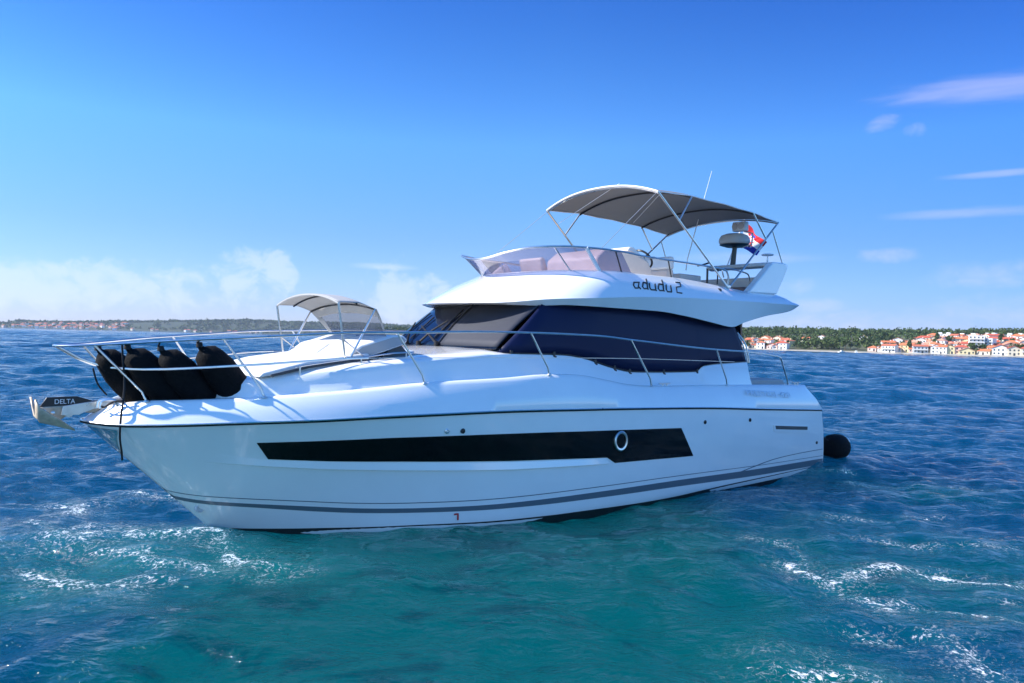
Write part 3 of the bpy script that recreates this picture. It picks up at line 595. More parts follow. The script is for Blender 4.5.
# boats moored off the middle of the shore
for i, (u_, off, L_, lab) in enumerate(((848, -10, 6.5, 'small white motor boat moored off the wooded shore, the left one of two'), (862, -12, 5.0, 'small white motor boat moored off the wooded shore, the right one of two'))):
    g = at_px(u_, 1.0)[:2] + IN*off; root = empty('small_boat', (g[0], g[1], 0), .4+i, lab, 'boat', 'small boats off the shore'); root.scale = (.6, .6, .6)
    st = []
    for f in np.linspace(0, 1, 9): w = 1.0*math.sin(math.pi*min(1, .5+f*.5))**.6*(1 if f < .95 else .4); st.append([(-L_/2+L_*f, y*w, z) for y, z in ((-1, .8+.3*f), (-.8, -.2), (.8, -.2), (1, .8+.3*f))])
    build('hull', MB().grid(st, cap=True), WALL['white'], root, boat=False); build('cabin', MB().prism([(-1.2, .8), (-1.1, 1.9), (.4, 1.9), (1.1, .85)], 1, -.7, .7), WALL['white'], root, boat=False, bevel=.05)
    build('cabin_window', MB().box((-.3, 0, 1.5), (1.2, 1.46, .4)), WIN, root, boat=False)
# ------------------------------------------------------------------ the air: one even box of thin haze
hb = MB().box((0, 0, 33), (8400, 8400, 72)); HZ = bpy.data.materials.new('haze_air'); HZ.use_nodes = True; ht = HZ.node_tree; ht.nodes.clear()
hv = nd(ht, 'ShaderNodeVolumePrincipled'); hv.inputs['Color'].default_value = (.72, .84, 1, 1); hv.inputs['Density'].default_value = .00010; hv.inputs['Anisotropy'].default_value = .1
ho = nd(ht, 'ShaderNodeOutputMaterial'); ht.links.new(hv.outputs[0], ho.inputs['Volume'])
tag(build('haze', hb, HZ, boat=False, smooth=0), kind='stuff')
# ------------------------------------------------------------------ the yacht
yacht = empty('motor_yacht', (BX, BY, 0), BOATROT, 'large white flybridge motor yacht with navy windows and a grey bimini, floating in the foreground', 'yacht')
both = lambda f: [f(1), f(-1)]
def ymir(mb): return mb.mirror()

# hull
mb = MB(); u = np.linspace(0, 1, 90); t = np.linspace(0, 1, 30)
mb.grid(hull(u[:, None]+0*t, t[None, :]+0*u[:, None])); ymir(mb)
tr = hull(np.ones(30), t); mb.grid(np.stack([tr, tr*np.array([1, -1, 1])], 1))
HULL = build('hull', mb, GEL, yacht, smooth=50)
def hull_patch(name, lo, hi, m, off=.004, rows=4, n=70, parent=None, thick=.012, both_sides=True):
    """panel on the hull between two (u, t) lines, standing off proud of the skin"""
    uu = np.linspace(0, 1, n); L = np.stack([np.interp(uu, np.linspace(0, 1, len(lo)), [p[k] for p in lo]) for k in (0, 1)], -1)
    Hh = np.stack([np.interp(uu, np.linspace(0, 1, len(hi)), [p[k] for p in hi]) for k in (0, 1)], -1)
    q = np.linspace(0, 1, rows)[None, :, None]; UT = L[:, None]*(1-q) + Hh[:, None]*q
    P = hull(UT[..., 0], UT[..., 1]); e = 1e-3
    du = hull(np.clip(UT[..., 0]+e, 0, 1), UT[..., 1]) - hull(np.clip(UT[..., 0]-e, 0, 1), UT[..., 1]); dt = hull(UT[..., 0], UT[..., 1]+e) - hull(UT[..., 0], UT[..., 1]-e)
    N = np.cross(du, dt); N /= np.linalg.norm(N, axis=-1, keepdims=True)+1e-9; N *= np.sign(N[..., 1:2]+1e-9)
    A = P + N*off; B = P - N*thick
    mb = MB(); mb.grid(A); 
    ring = lambda M: np.concatenate([M[:, 0], M[-1, 1:], M[::-1, -1][1:], M[0, ::-1][1:-1]])
    mb.grid(np.stack([ring(A), ring(B)], 1), close_u=True)
    outs = []
    for s in ((1, -1) if both_sides else (1,)):
        k = MB(); k.v = [(x, y*s, z) for x, y, z in mb.v]; k.f = list(mb.f); k.mi = list(mb.mi)
        outs.append(build(name, k, m, parent or yacht, smooth=40))
    return outs
top = [(0, .5125), (.083, .487), (.1663, .4625), (.2544, .427), (.2906, .410), (.3819, .3845), (.4806, .3745), (.5863, .3775), (.6963, .38), (.8738, .3725), (.9988, .3765)]
bot = [(0, .485), (.08, .46), (.1588, .4375), (.2487, .394), (.2856, .378), (.3781, .3535), (.4769, .3385), (.5825, .3325), (.6931, .3265), (.8731, .3025), (.9988, .297)]
def resamp(L, n=40):
    f = curve(*L); us = np.linspace(L[0][0], L[-1][0], n); return [(float(a), float(f(a))) for a in us]
hull_patch('boot_stripe', resamp(bot), resamp(top), STRIPE, .003)
hull_patch('pin_stripe', [(a, b+.034) for a, b in resamp(top)], [(a, b+.040) for a, b in resamp(top)], STRIPE, .002, rows=2)
hull_patch('antifouling', [(.012, .05), (.9985, .05)], resamp([(.004, .272), (.2244, .274), (.3262, .273), (.4656, .257), (.5906, .246), (.6906, .238), (.8156, .264), (.9988, .292)]), BOTTOM, .002, rows=5)
hull_patch('spray_knuckle', resamp([(.8, .318), (.855, .396), (.8981, .451), (.9494, .481), (.998, .497)]), resamp([(.8, .328), (.855, .405), (.8981, .459), (.9494, .489), (.998, .505)]), STRIPE, .003, rows=2)
# long hull window with a step in its lower edge
wt = [(.2475, .875), (.3287, .872), (.4031, .8665), (.525, .851), (.6338, .8395), (.7488, .829)]
wb = [(.2475, .765), (.3119, .7375), (.3862, .71), (.5088, .665), (.6288, .6325), (.6369, .585), (.7494, .577)]
def by_u(L, us): return [(float(a), float(np.interp(a, [p[0] for p in L], [p[1] for p in L]))) for a in us]
us = np.concatenate([np.linspace(.2485, .6288, 60), [.633, .6369], np.linspace(.645, .749, 20)])
lo = by_u([(.2445, .7675)]+wb[1:], us); hi = by_u(wt, us)
lo[0] = (.2445, .7675); hi[0] = (.2475, .875)
lo = lo[:-1]+[(.756, .577)]; hi = hi[:-1]+[(.7488, .829)]
wins = hull_patch('hull_window', lo, hi, DARKGLASS, .006, rows=5, n=len(us))
# moulded sill under the window, upper edge flush, lower edge proud
def sill(s):
    loL = by_u([(.1644, .76), (.2944, .69), (.38, .6525), (.5031, .6075), (.6288, .585)], np.linspace(.1644, .629, 60))
    hiL = by_u([(.1869, .8125), (.2431, .758), (.3119, .731), (.3856, .70), (.5075, .655), (.6269, .624)], np.linspace(.1869, .627, 60))
    A = hull(np.array([p[0] for p in hiL]), np.array([p[1] for p in hiL])); B = hull(np.array([p[0] for p in loL]), np.array([p[1] for p in loL]))
    m = MB(); n0 = np.array([-.25, .95, 0]); up = A + n0*.003; dn = B + n0*np.concatenate([np.linspace(.004, .03, 12), np.full(42, .03), np.linspace(.03, .01, 6)])[:, None]; bk = B - n0*.02 - np.array([0, 0, .012])
    m.grid(np.stack([A - n0*.02, up, up*.5+dn*.5, dn, bk], 1)); m.v = [(x, y*s, z) for x, y, z in m.v]
    return build('window_sill', m, GEL, yacht, smooth=30)
both(sill)
def hull_pt(u, t): return hull(np.array([u]), np.array([t]))[0]
for s, w in zip((1, -1), wins):
    c = hull_pt(.6556, .7525); k = MB(); n = 28
    ring = [[(c[0]+(rr)*math.cos(a), s*(c[1]+dy), c[2]+rr*1.05*math.sin(a)) for rr, dy in ((.105, .0), (.105, .028), (.128, .034), (.142, .024), (.145, .0))] for a in np.linspace(0, 2*math.pi, n, endpoint=False)]
    k.grid(ring, close_u=True); build('porthole_ring', k, STEEL, w)
    for uu, tt in ((.4556, .8925), (.4725, .8875), (.7881, .8725), (.8625, .8875)):
        c = hull_pt(uu, tt); k = MB(); k.lathe((c[0], s*c[1], c[2]), [(.0, -.03*s), (.034, -.03*s), (.034, .010*s), (.02, .016*s), (.018, .004*s)], 'y', 14); build('vent_fitting', k, [STEEL if uu < .47 else BLACK], yacht)
    c = hull_pt(.016, .4225); k = MB(); 
    c = hull_pt(.06, .4225); k.lathe((c[0], s*c[1], c[2]), [(.0, -.05*s), (.055, -.05*s), (.055, .012*s), (.042, .018*s), (.038, .0)], 'y', 18); build('bow_thruster_port', k, GREYP, yacht)
    c = hull_pt(.985, .5925); k = MB(); k.lathe((c[0], s*c[1], c[2]), [(.0, -.03*s), (.03, -.03*s), (.03, .012*s), (.0, .012*s)], 'y', 10); build('drain_fitting', k, BLACK, yacht)
    c = hull_pt(.4062, .312); k = MB(); k.box((c[0], s*(c[1]+.004), c[2]), (.02, .01, .09)); k.box((c[0]-.03, s*(c[1]+.004), c[2]+.035), (.06, .01, .02)); build('bilge_mark', k, REDP, yacht)
# engine air slot
sl_lo = [(.9015, .757), (.968, .722)]; sl_hi = [(.9015, .832), (.9715, .807)]
for w in hull_patch('air_slot_frame', sl_lo, sl_hi, GEL, .012, rows=3, n=12): pass
hull_patch('air_slot', [(.905, .785), (.966, .760)], [(.905, .824), (.967, .80)], SHADOWGAP, .016, rows=2, n=12)  # shade of the recess painted as a dark panel
# stainless stem guard
G = []
for tt in np.linspace(.79, .97, 14):
    w = .035 + .30*(tt-.79)/.18*.9; row = []
    for q in np.linspace(-1, 1, 13):
        uu = abs(q)*w*.26; p = hull_pt(max(uu, 0), tt); row.append((p[0]-.006, (p[1]+.006*(abs(q) > .01))*(1 if q >= 0 else -1), p[2]))
    G.append(row)
build('stem_guard', MB().grid(G), MIRROR, yacht, smooth=80)

# bulwark from rub rail up to the side deck edge
xs = np.concatenate([np.linspace(0, .3, 10)**1.0, np.linspace(.36, 12.62, 100)])
xs[0] = 0
rows = []
for x in xs:
    ry, rz = float(rub_y(x)), float(rub_z(x)); top_z = float(deck_z(min(x, 12.25)))
    e = min(1, x/.55); inset = .11 + .04*e
    xt = x + .16*(1-e) - max(0, x-12.25)*1.0*.95        # rounded quarter at the stern
    dy = max(ry - inset, 0.0); H = top_z - rz
    tw = .03 + .05*e
    prof = [(x, ry, rz), (x, ry+.012*e, rz+.06*H), (x*.6+xt*.4, ry-.25*inset, rz+.45*H), (xt, dy+.02*e, rz+.88*H), (xt, max(dy-.01, 0), rz+.975*H), (xt, max(dy-.03, 0), top_z), (xt, max(dy-.03-tw, 0), top_z), (xt, max(dy-.05-tw, 0), top_z-.03), (xt, max(dy-.06-tw, 0), top_z-.16)]
    rows.append(prof)
mb = MB().grid(rows); ymir(mb)
R = rows[-1]; 
build('bulwark', mb, GEL, yacht, smooth=42)
# transom cap above the rub rail
mb = MB(); a = np.array(rows[-1][:6]); mb.grid(np.stack([a, a*np.array([1, -1, 1])], 1)); build('transom', mb, GEL, yacht)
# side decks / foredeck sheet
xs2 = np.linspace(.12, 12.2, 80); rows = []
for x in xs2:
    w = max(float(rub_y(x)) - .2 - .04*min(1, x), .02); z = float(deck_z(x)) - .13
    rows.append([(x, w*q, z + .05*(1-q*q)) for q in np.linspace(-1, 1, 13)])
build('main_deck', MB().grid(rows), GELDECK, yacht)
# rub rail: black rubber with a steel insert
xr = np.concatenate([[0, .004, .012, .025, .045, .07, .1, .15], np.linspace(.2, 12.62, 90)])
P = [(float(x), float(rub_y(x)), float(rub_z(x))) for x in xr]
path = [(x, -y, z) for x, y, z in P[:0:-1]] + P
mb = MB().tube([(x-.006, y*1.004, z) for x, y, z in path], .017, 8); build('rub_rail', mb, RUBBER, yacht)
mb = MB().tube([(x-.012, y*1.0+.017*np.sign(y)*min(1, abs(y)*3), z+.012) for x, y, z in path], .010, 6); build('rub_rail_insert', mb, STEEL, yacht)

# cabin trunk (coachroof) running aft into the deckhouse
xs3 = np.concatenate([np.linspace(1.25, 2.2, 12), np.linspace(2.3, 9.0, 60), np.linspace(9.05, 9.3, 6), np.linspace(9.4, 10.56, 10)])
rows = []
for x in xs3:
    w, rz, tz, dz = float(trunk_w(x)), float(trunk_z(x)), float(trunk_top(x)), float(deck_z(x))-.13
    bw = min(w + .16, float(rub_y(x)) - .2)
    k = float(np.clip((x-4.6)/.5, 0, 1))            # soft shoulder forward, crisp window seat aft
    half = [(x, bw, dz-.02), (x, bw-.01, dz+.06), (x, bw*.45+w*.55, dz*.5+rz*.5-.01), (x, w+.012, rz-.06*(1-k)-.015), (x, w, rz), (x, w-.07, rz+(.035*(1-k))), (x, w-.2, (rz+.06)*(1-k)+k*rz), (x, w*.7, tz-.02*(1-k)-.0), (x, w*.35, tz), (x, 0, tz+.004)]
    rows.append(half + [(a, -b, c) for a, b, c in half[-2::-1]])
f0 = [(1.12, y*.97, z) for _, y, z in rows[0]]; f0 = [(p[0], p[1], min(p[2], float(deck_z(1.25))-.14)) for p in f0]
build('cabin_trunk', MB().grid([f0]+rows), GEL, yacht, smooth=55)
mb = MB(); mb.box((10.55, 0, 2.35), (.05, 2.86, 1.5)); build('aft_bulkhead', mb, WSGLASS, yacht)

# windscreen and side glazing
V = np.linspace(-1, 1, 25)
def ws_pt(v, q, off=0.):
    b = np.array([4.71+.05*v*v, 1.37*v, 2.305]); t_ = np.array([5.45+.21*abs(v)**2.2, 1.345*v, 3.0]); p = b*(1-q)+t_*q
    d = np.array([-.70, 0, .72]); p = p + d*(off + .03*math.sin(math.pi*q)); return p
mb = MB().grid([[ws_pt(v, q) for q in np.linspace(0, 1, 8)] for v in V]); WS = build('windscreen', mb, WSGLASS, yacht, solid=.01, smooth=60)
mb = MB().grid([[ws_pt(v, q, .012) for q in np.linspace(.03, .97, 8)] for v in np.linspace(.03, 1.0, 14)]); build('windscreen_cover', mb, GREYMESH, WS, smooth=60, solid=.004)
for v in (0.0, ):
    mb = MB().tube([ws_pt(v, q, .012) for q in np.linspace(0, 1, 6)], .02, 6); build('mullion', mb, BLACK, WS)
for v0, v1, q1 in ((-.35, -.12, .80), (.02, -.62, .62), (-.62, -.88, .74)):
    k = MB(); a = ws_pt(v0, .02, .05); b = ws_pt(v1, q1*.62, .055); k.tube([a, a*.5+b*.5+np.array([-.02, 0, .02]), b], [.022, .015, .012], 6)
    d = ws_pt(v1-.02, q1*.2, .03); e = ws_pt(v1+.05, q1, .03); k.tube([d, e], .012, 5); k.lathe((a[0], a[1], a[2]-.03), [(.0, 0), (.045, 0), (.035, .06), (0, .07)], 'z', 10)
    build('wiper', k, RUBBER, WS)
def side_pt(p, q, s, off=0.):
    """p along the window 0..1, q bottom..top"""
    xb = 4.75 + (10.54-4.75)*p; xt = 5.63 + (10.22-5.63)*p
    b = np.array([xb, float(trunk_w(xb))-.005-.10*max(0, 1-(xb-4.75)/.25), float(trunk_z(xb))+.004]); t_ = np.array([xt, 1.36+.1*min(1, p*4)-.02*p, float(fly_lip(max(xt, 5.6)))+.05])
    r = b*(1-q)+t_*q; r[1] += off + .03*math.sin(math.pi*q); r[1] *= s; return r
for s in (1, -1):
    pp = np.concatenate([np.linspace(0, .74, 46), np.linspace(.745, .78, 8), np.linspace(.79, 1, 14)])
    SW = build('side_window_cover', MB().grid([[side_pt(p, q, s) for q in np.linspace(0, 1, 7)] for p in pp]), NAVY, yacht, solid=.012, smooth=50)
    for p in (.035, .165, .31, .385, .445, .59, .745):
        k = MB(); c = side_pt(p, 0, s); k.box((c[0], c[1]+.012*s, c[2]-.01), (.045, .02, .11)); k.box((c[0]+.02, c[1]+.014*s, c[2]-.04), (.05, .02, .045)); build('cover_clip', k, BLACK, SW, bevel=.006)
    k = MB(); 
    for o in (.0, .09): k.tube([(10.33+o, 1.43*s, 2.70-o*.3), (10.47+o, 1.52*s, 2.45), (10.60+o*.6, 1.545*s, 2.12)], .014, 6, smooth=4)
    build('aft_window_frame', k, STEEL, yacht)
    k = MB().tube([side_pt(p, .012, s, .012) for p in np.linspace(0, 1, 60)], .007, 5); build('cover_seam', k, BLACK, SW)

# flybridge moulding
S = np.linspace(0, 1, 90)
rings = [fly_ring(0, S)*np.array([1, .90, 1])+np.array([.05, 0, .03]), fly_ring(0, S), fly_ring(1, S)]
a, m_, b = fly_ring(1, S), fly_ring(2, S), fly_ring(3, S)
for q in (.12, .3, .5): rings.append(a + (m_-a)*q + np.array([0, 0, .008*math.sin(q*math.pi)]))
rings.append(m_)
for q in (.3, .6, .85): rings.append(m_ + (b-m_)*q)
inn = b*1.0; rings.append(b)
c1 = b.copy(); c1[:, 1] -= .05*np.clip(S*4, 0, 1); c1[:, 0] += .07*(1-np.clip(S*2, 0, 1)); c1[:, 2] += .012; rings.append(c1)
c2 = c1.copy(); c2[:, 1] -= .09*np.clip(S*4, 0, 1); c2[:, 0] += .10*(1-np.clip(S*2, 0, 1)); rings.append(c2)
c3 = c2.copy(); c3[:, 2] = np.minimum(3.12, c2[:, 2]-.02); c3[:, 1] -= .03*np.clip(S*4, 0, 1); rings.append(c3)
for r in rings: r[0, 1] = 0; r[:, 1] = np.maximum(r[:, 1], 0)
mb = MB().grid(np.stack(rings, 1)); ymir(mb)
e = np.stack([r[-1] for r in rings]); mb.grid(np.stack([e, e*np.array([1, -1, 1])], 1))
build('flybridge_moulding', mb, GEL, yacht, smooth=38)
und = rings[0]; mb = MB().grid(np.stack([und, und*np.array([1, -1, 1])], 1)); build('flybridge_underside', mb, GEL, yacht)
flr = rings[-1]; mb = MB().grid(np.stack([flr, flr*np.array([1, -1, 1])], 1)); build('flybridge_floor', mb, GELDECK, yacht)
# boat name on the port side of the flybridge
NAME = [[[7.323, 1.595, 3.387], [7.448, 1.593, 3.396], [7.391, 1.626, 3.326], [7.424, 1.649, 3.282]], [[7.323, 1.595, 3.387], [7.285, 1.617, 3.341], [7.301, 1.641, 3.292], [7.377, 1.639, 3.299]], [[7.544, 1.592, 3.401], [7.49, 1.628, 3.326], [7.507, 1.643, 3.296], [7.597, 1.642, 3.302]], [[7.544, 1.592, 3.401], [7.625, 1.597, 3.393]], [[7.685, 1.532, 3.465], [7.634, 1.597, 3.393], [7.597, 1.642, 3.302], [7.606, 1.65, 3.287]], [[7.688, 1.596, 3.397], [7.659, 1.635, 3.319], [7.668, 1.65, 3.29], [7.789, 1.651, 3.292]], [[7.826, 1.6, 3.394], [7.789, 1.651, 3.292], [7.797, 1.66, 3.276]], [[7.925, 1.597, 3.401], [7.862, 1.638, 3.32], [7.88, 1.654, 3.289], [7.979, 1.653, 3.295]], [[7.925, 1.597, 3.401], [8.02, 1.601, 3.397]], [[8.083, 1.527, 3.477], [8.029, 1.601, 3.397], [7.979, 1.653, 3.295], [7.992, 1.66, 3.283]], [[8.104, 1.602, 3.397], [8.059, 1.645, 3.314], [8.068, 1.662, 3.281], [8.172, 1.663, 3.283]], [[8.215, 1.606, 3.392], [8.172, 1.663, 3.283]], [[8.421, 1.548, 3.462], [8.534, 1.545, 3.465], [8.482, 1.606, 3.396], [8.35, 1.617, 3.374], [8.311, 1.665, 3.283], [8.436, 1.669, 3.278]]]
mb = MB()
for st in NAME: mb.tube([(x-.002, y+.006, z+.004) for x, y, z in st], .0125, 6)
build('boat_name', mb, BLACK, yacht)
# navigation lamp and small outlet
mb = MB().lathe((9.62, 1.56, 3.40), [(0, -.02), (.04, -.02), (.04, .03), (.025, .05), (0, .05)], 'y', 12); mb.box((9.66, 1.57, 3.33), (.05, .06, .05)); build('navigation_light', mb, BLACK, yacht, bevel=.005)

# fly windscreen
s2 = np.linspace(0, .62, 40)
bx_, by_ = plan(s2, 5.86, 7.2, 1.40, 12.0, 1); tx_, ty_ = plan(s2, 5.47, 6.95, 1.44, 11.7, 1)
fz = curve((5.47, 3.70), (5.58, 3.775), (5.8, 3.845), (6.3, 3.872), (7.1, 3.872), (7.7, 3.846), (8.0, 3.84), (9.2, 3.826), (9.9, 3.81))
base = np.stack([bx_+.05, by_, fly_top(bx_)+.008], -1); topr = np.stack([tx_, ty_, fz(tx_)], -1)
keep = base[:, 0] < 7.5
base, topr = base[keep], topr[keep]
gl = np.stack([base*(1-q)+topr*q for q in np.linspace(0, 1, 5)], 1)
mb = MB().grid(gl); ymir(mb); FW = build('fly_windscreen', mb, FLYGLASS, yacht, smooth=60)
gd = gl[:4]*1.0; 
s3 = np.linspace(0, 1, 120); rx, ry = plan(s3, 5.47, 6.95, 1.44, 9.9, 1); rp = np.stack([rx, ry, fz(rx)], -1)
path = [tuple(p*np.array([1, -1, 1])) for p in rp[:0:-1]] + [tuple(p) for p in rp]
endp = [(10.02, 1.44, 3.78), (10.08, 1.44, 3.68), (10.08, 1.42, 3.47)]
mb = MB().tube([(x, -y, z) for x, y, z in endp[::-1]] + path + endp, .017, 8); FR = build('fly_rail', mb, STEEL, yacht)
for s in (1, -1):
    for x0, x1 in ((7.05, 7.26), (8.35, 8.50), (9.75, 9.80)):
        build('rail_post', MB().tube([(x0, 1.44*s, float(fz(x0))), (x1, 1.40*s, 3.53)], .013, 6), BLACK if s > 0 else STEEL, FR)
    i = int(len(base)*.55); build('screen_post', MB().tube([base[i]*np.array([1, s, 1]), topr[i]*np.array([1, s, 1])], .012, 6), STEEL, FW)
    i = int(len(base)*.74); build('screen_post', MB().tube([base[i]*np.array([1, s, 1]), topr[i]*np.array([1, s, 1])], .03, 6), WHITEP, FW)
build('screen_trim', MB().tube([tuple(p*np.array([1, -1, 1])) for p in base[:0:-1]]+[tuple(p) for p in base], .012, 6), GREYP, FW)

# flybridge furniture
def rbox(name, c, d, m, bev=.04, rot=None, parent=None): return build(name, MB().box(c, d, rot), m, parent or yacht, bevel=bev, seg=3)
hc = build('helm_console', MB().prism([(7.42, 3.15), (7.40, 3.86), (7.62, 4.02), (8.30, 4.04), (8.72, 3.90), (8.86, 3.66), (8.5, 3.15)], 1, -.55, .72), TAUPE, yacht, bevel=.05, seg=3)
build('instrument_panel', MB().prism([(8.24, 4.03), (8.30, 4.12), (8.42, 4.12), (8.78, 3.92), (8.72, 3.86)], 1, -.40, .62), CUSHION, hc, bevel=.02)
k = MB(); C0 = np.array([8.93, .38, 3.97]); dn = np.array([-.55, 0, .83]); e1 = np.array([0, 1., 0]); e2 = np.cross(dn, e1)
e2 = np.array([.83, 0, .55])
dn = np.array([.75, 0, .66]); e2 = np.array([-.66, 0, .75])
k.tube([C0+.20*(e1*math.cos(a)+e2*math.sin(a)) for a in np.linspace(0, 2*math.pi, 25)], .019, 8)
for a in (.5, 2.6, 4.7): k.tube([C0-dn*.03, C0+.20*(e1*math.cos(a)+e2*math.sin(a))], .012, 6)
k.tube([C0-dn*.03, C0-dn*.22], .035, 8); build('steering_wheel', k, BLACK, hc)
def seat(name, x, y, w, m1, m2, back=+1, h=4.16, depth=.62):
    o = build(name, MB().prism([(x-.3, 3.14), (x-.3, 3.52), (x+.34, 3.52), (x+.34, 3.14)], 1, y-w/2, y+w/2), m2, yacht, bevel=.05, seg=3)
    build('seat_cushion', MB().prism([(x-.32, 3.525), (x-.32, 3.66), (x+.3, 3.64), (x+.3, 3.525)], 1, y-w/2+.01, y+w/2-.01), m1, o, bevel=.05, seg=3)
    br_ = build('backrest', MB().prism([(x+.18, 3.60), (x+.23, h-.24), (x+.39, h-.24), (x+.36, 3.6)], 1, y-w/2, y+w/2), m2, o, bevel=.05, seg=3)
    build('headrest', MB().prism([(x+.22, h-.25), (x+.27, h), (x+.40, h), (x+.40, h-.25)], 1, y-w/2, y+w/2), m1, br_, bevel=.05, seg=3)
    return o
sp = build('navigator_seat', MB().prism([(7.5, 3.14), (7.5, 3.6), (8.6, 3.62), (8.6, 3.14)], 1, -1.25, -.62), TAUPE, yacht, bevel=.06, seg=3)
build('backrest', MB().prism([(7.42, 3.62), (7.32, 3.93), (7.44, 3.95), (7.58, 3.62)], 1, -1.25, -.62), TAUPE, sp, bevel=.05, seg=3)
seat('helm_seat', 9.45, .05, .7, CUSHION, TAUPE, h=4.10)
seat('companion_seat', 9.95, -.78, .72, CUSHION, TAUPE, h=4.20)
rbox('wet_bar', (10.75, -.35, 3.48), (.7, .9, .72), GREYP, .03); 
ls = rbox('aft_lounge', (11.35, .35, 3.36), (.75, 1.7, .42), BROWN, .06); rbox('lounge_backrest', (11.60, .35, 3.63), (.18, 1.7, .34), TAUPE, .06, parent=ls)
build('table_rail', MB().tube([(10.5, 1.05, 3.72), (10.45, 1.05, 3.86), (10.6, 1.05, 3.90), (11.2, 1.05, 3.86), (11.35, 1.05, 3.78), (11.4, 1.05, 3.55)], .014, 6, smooth=4), STEEL, yacht)
build('rail_post', MB().tube([(10.12, .95, 3.4), (10.12, .95, 3.86)], .022, 6), BLACK, yacht)

# radar arch
for s in (1, -1):
    k = MB(); out = [(11.52, 4.075), (11.86, 4.08), (11.97, 4.07), (12.04, 4.02), (11.99, 3.92), (11.66, 3.455), (10.66, 3.435), (10.75, 3.48)]
    k.prism(out, 1, 1.32*s, 1.47*s); build('arch_wing', k, GEL, yacht, bevel=.03, seg=3)
build('arch_crossbar', MB().prism([(11.42, 4.0), (11.46, 4.07), (11.86, 4.08), (11.9, 4.02), (11.6, 3.97)], 1, -.04, 1.33), GREYP, yacht, bevel=.02)
rm = build('radar_mast', MB().tube([(11.68, .43, 3.98), (11.70, .47, 4.50)], [.06, .045], 10), BLACK, yacht)
build('radar_dome', MB().lathe((11.72, .44, 4.49), [(0, 0), (.20, 0), (.29, .03), (.315, .07), (.31, .13), (.27, .20), (.18, .235), (0, .245)], 'z', 28), GREYP, rm)
build('radar_base', MB().lathe((11.72, .44, 4.455), [(0, 0), (.16, 0), (.26, .03), (.30, .045), (0, .046)], 'z', 28), BLACK, rm)
build('lamp_bracket', MB().tube([(11.8, .55, 4.45), (11.82, .78, 4.5), (11.82, .80, 4.72), (11.82, .60, 4.78)], .018, 6), GREYP, rm)
fl = build('deck_floodlight', MB().box((11.74, .56, 4.87), (.16, .29, .19)), WHITEP, rm, bevel=.02)
for y in (.49, .63): build('lamp_lens', MB().lathe((11.655, y, 4.87), [(0, 0), (.06, 0), (.07, -.012), (0, -.016)], 'x', 14), GREYP, fl)
build('satellite_antenna', MB().lathe((11.72, 1.21, 4.08), [(0, 0), (.02, 0), (.014, .12), (.012, .14), (.10, .15), (.125, .165), (.09, .185), (0, .195)], 'z', 18), WHITEP, yacht)
# (loudhailer bracket beside the seats)
build('search_lamp', MB().tube([(10.7, .3, 4.0), (10.85, .3, 4.03), (11.1, .3, 4.1)], .018, 6), BLACK, yacht)
build('whip_antenna', MB().tube([(11.5, -.60, 4.02), (11.5, -.57, 4.25), (11.5, 0, 6.06)], [.016, .012, .006], 6), WHITEP, yacht)

# flybridge bimini: grey cloth stretched over four bows
BO = (0, 0, 0)
edge = curve((8.13, 4.965), (8.5, 4.995), (9.03, 5.018), (10, 5.005), (10.92, 4.968), (11.83, 4.885)); crest = curve((8.13, 5.195), (9.03, 5.235), (10.0, 5.21), (10.92, 5.17), (11.83, 5.06))
def bim_pt(x, v, sag=1.):
    k = abs((x-8.13)/3.7*4 % 1-.5)*2 if 8.13 < x < 11.83 else 1
    z = float(edge(x)) + (float(crest(x))-float(edge(x)))*(1-abs(v)**2.3) - .012*(1-k)*sag
    return (x + .05*(1-v*v)*(-1 if x < 8.5 else 0), 1.37*v, z)
XX = np.linspace(8.13, 11.83, 41); VV = np.linspace(-1, 1, 25)
bim = build('flybridge_bimini', MB().grid([[bim_pt(x, v) for v in VV] for x in XX]), CANVAS, yacht, smooth=70, solid=.01)
build('canopy_hem', MB().tube([bim_pt(8.13, v) for v in VV], .016, 6).tube([bim_pt(x, 1) for x in XX], .010, 5).tube([bim_pt(x, -1) for x in XX], .010, 5), WHITEP, bim, org=BO)
for x in (8.15, 9.03, 10.92, 11.81):
    build('bow_tube', MB().tube([(p[0], p[1], p[2]-.03) for p in (bim_pt(x, v, 0) for v in VV)], .017, 6), BLACK if 8.2 < x < 11.5 else STEEL, bim, org=BO)
for s in (1, -1):
    st = lambda a, b, r=.016, m=STEEL, n='strut': build(n, MB().tube([(a[0], a[1]*s, a[2]), (b[0], b[1]*s, b[2])], r, 7), m, bim, org=BO)
    Bs = (10.02, 1.485, 3.47)
    st((8.13, 1.37, 4.96), Bs, .018); st((11.81, 1.37, 4.88), Bs, .018)
    st((9.03, 1.37, 5.0), (8.66, 1.402, 4.54)); st((10.92, 1.37, 4.965), (11.34, 1.40, 4.51)); st((11.60, 1.37, 4.72), (11.95, 1.40, 4.08), .013)
    st((8.16, 1.33, 4.97), (6.75, 1.42, 3.88), .004, LINE, 'strap')
    k = MB().box((10.02, 1.475*s, 3.50), (.10, .06, .05)); build('deck_hinge', k, STEEL, bim, org=BO, bevel=.008)
build('strap', MB().tube([(8.13, .5, 5.22), (8.4, -1.36, 4.72)], .0045, 5), WHITEP, bim, org=BO)
build('strap', MB().tube([(8.3, 1.3, 4.98), (10.6, -1.34, 5.0)], .004, 5), WHITEP, bim, org=BO)

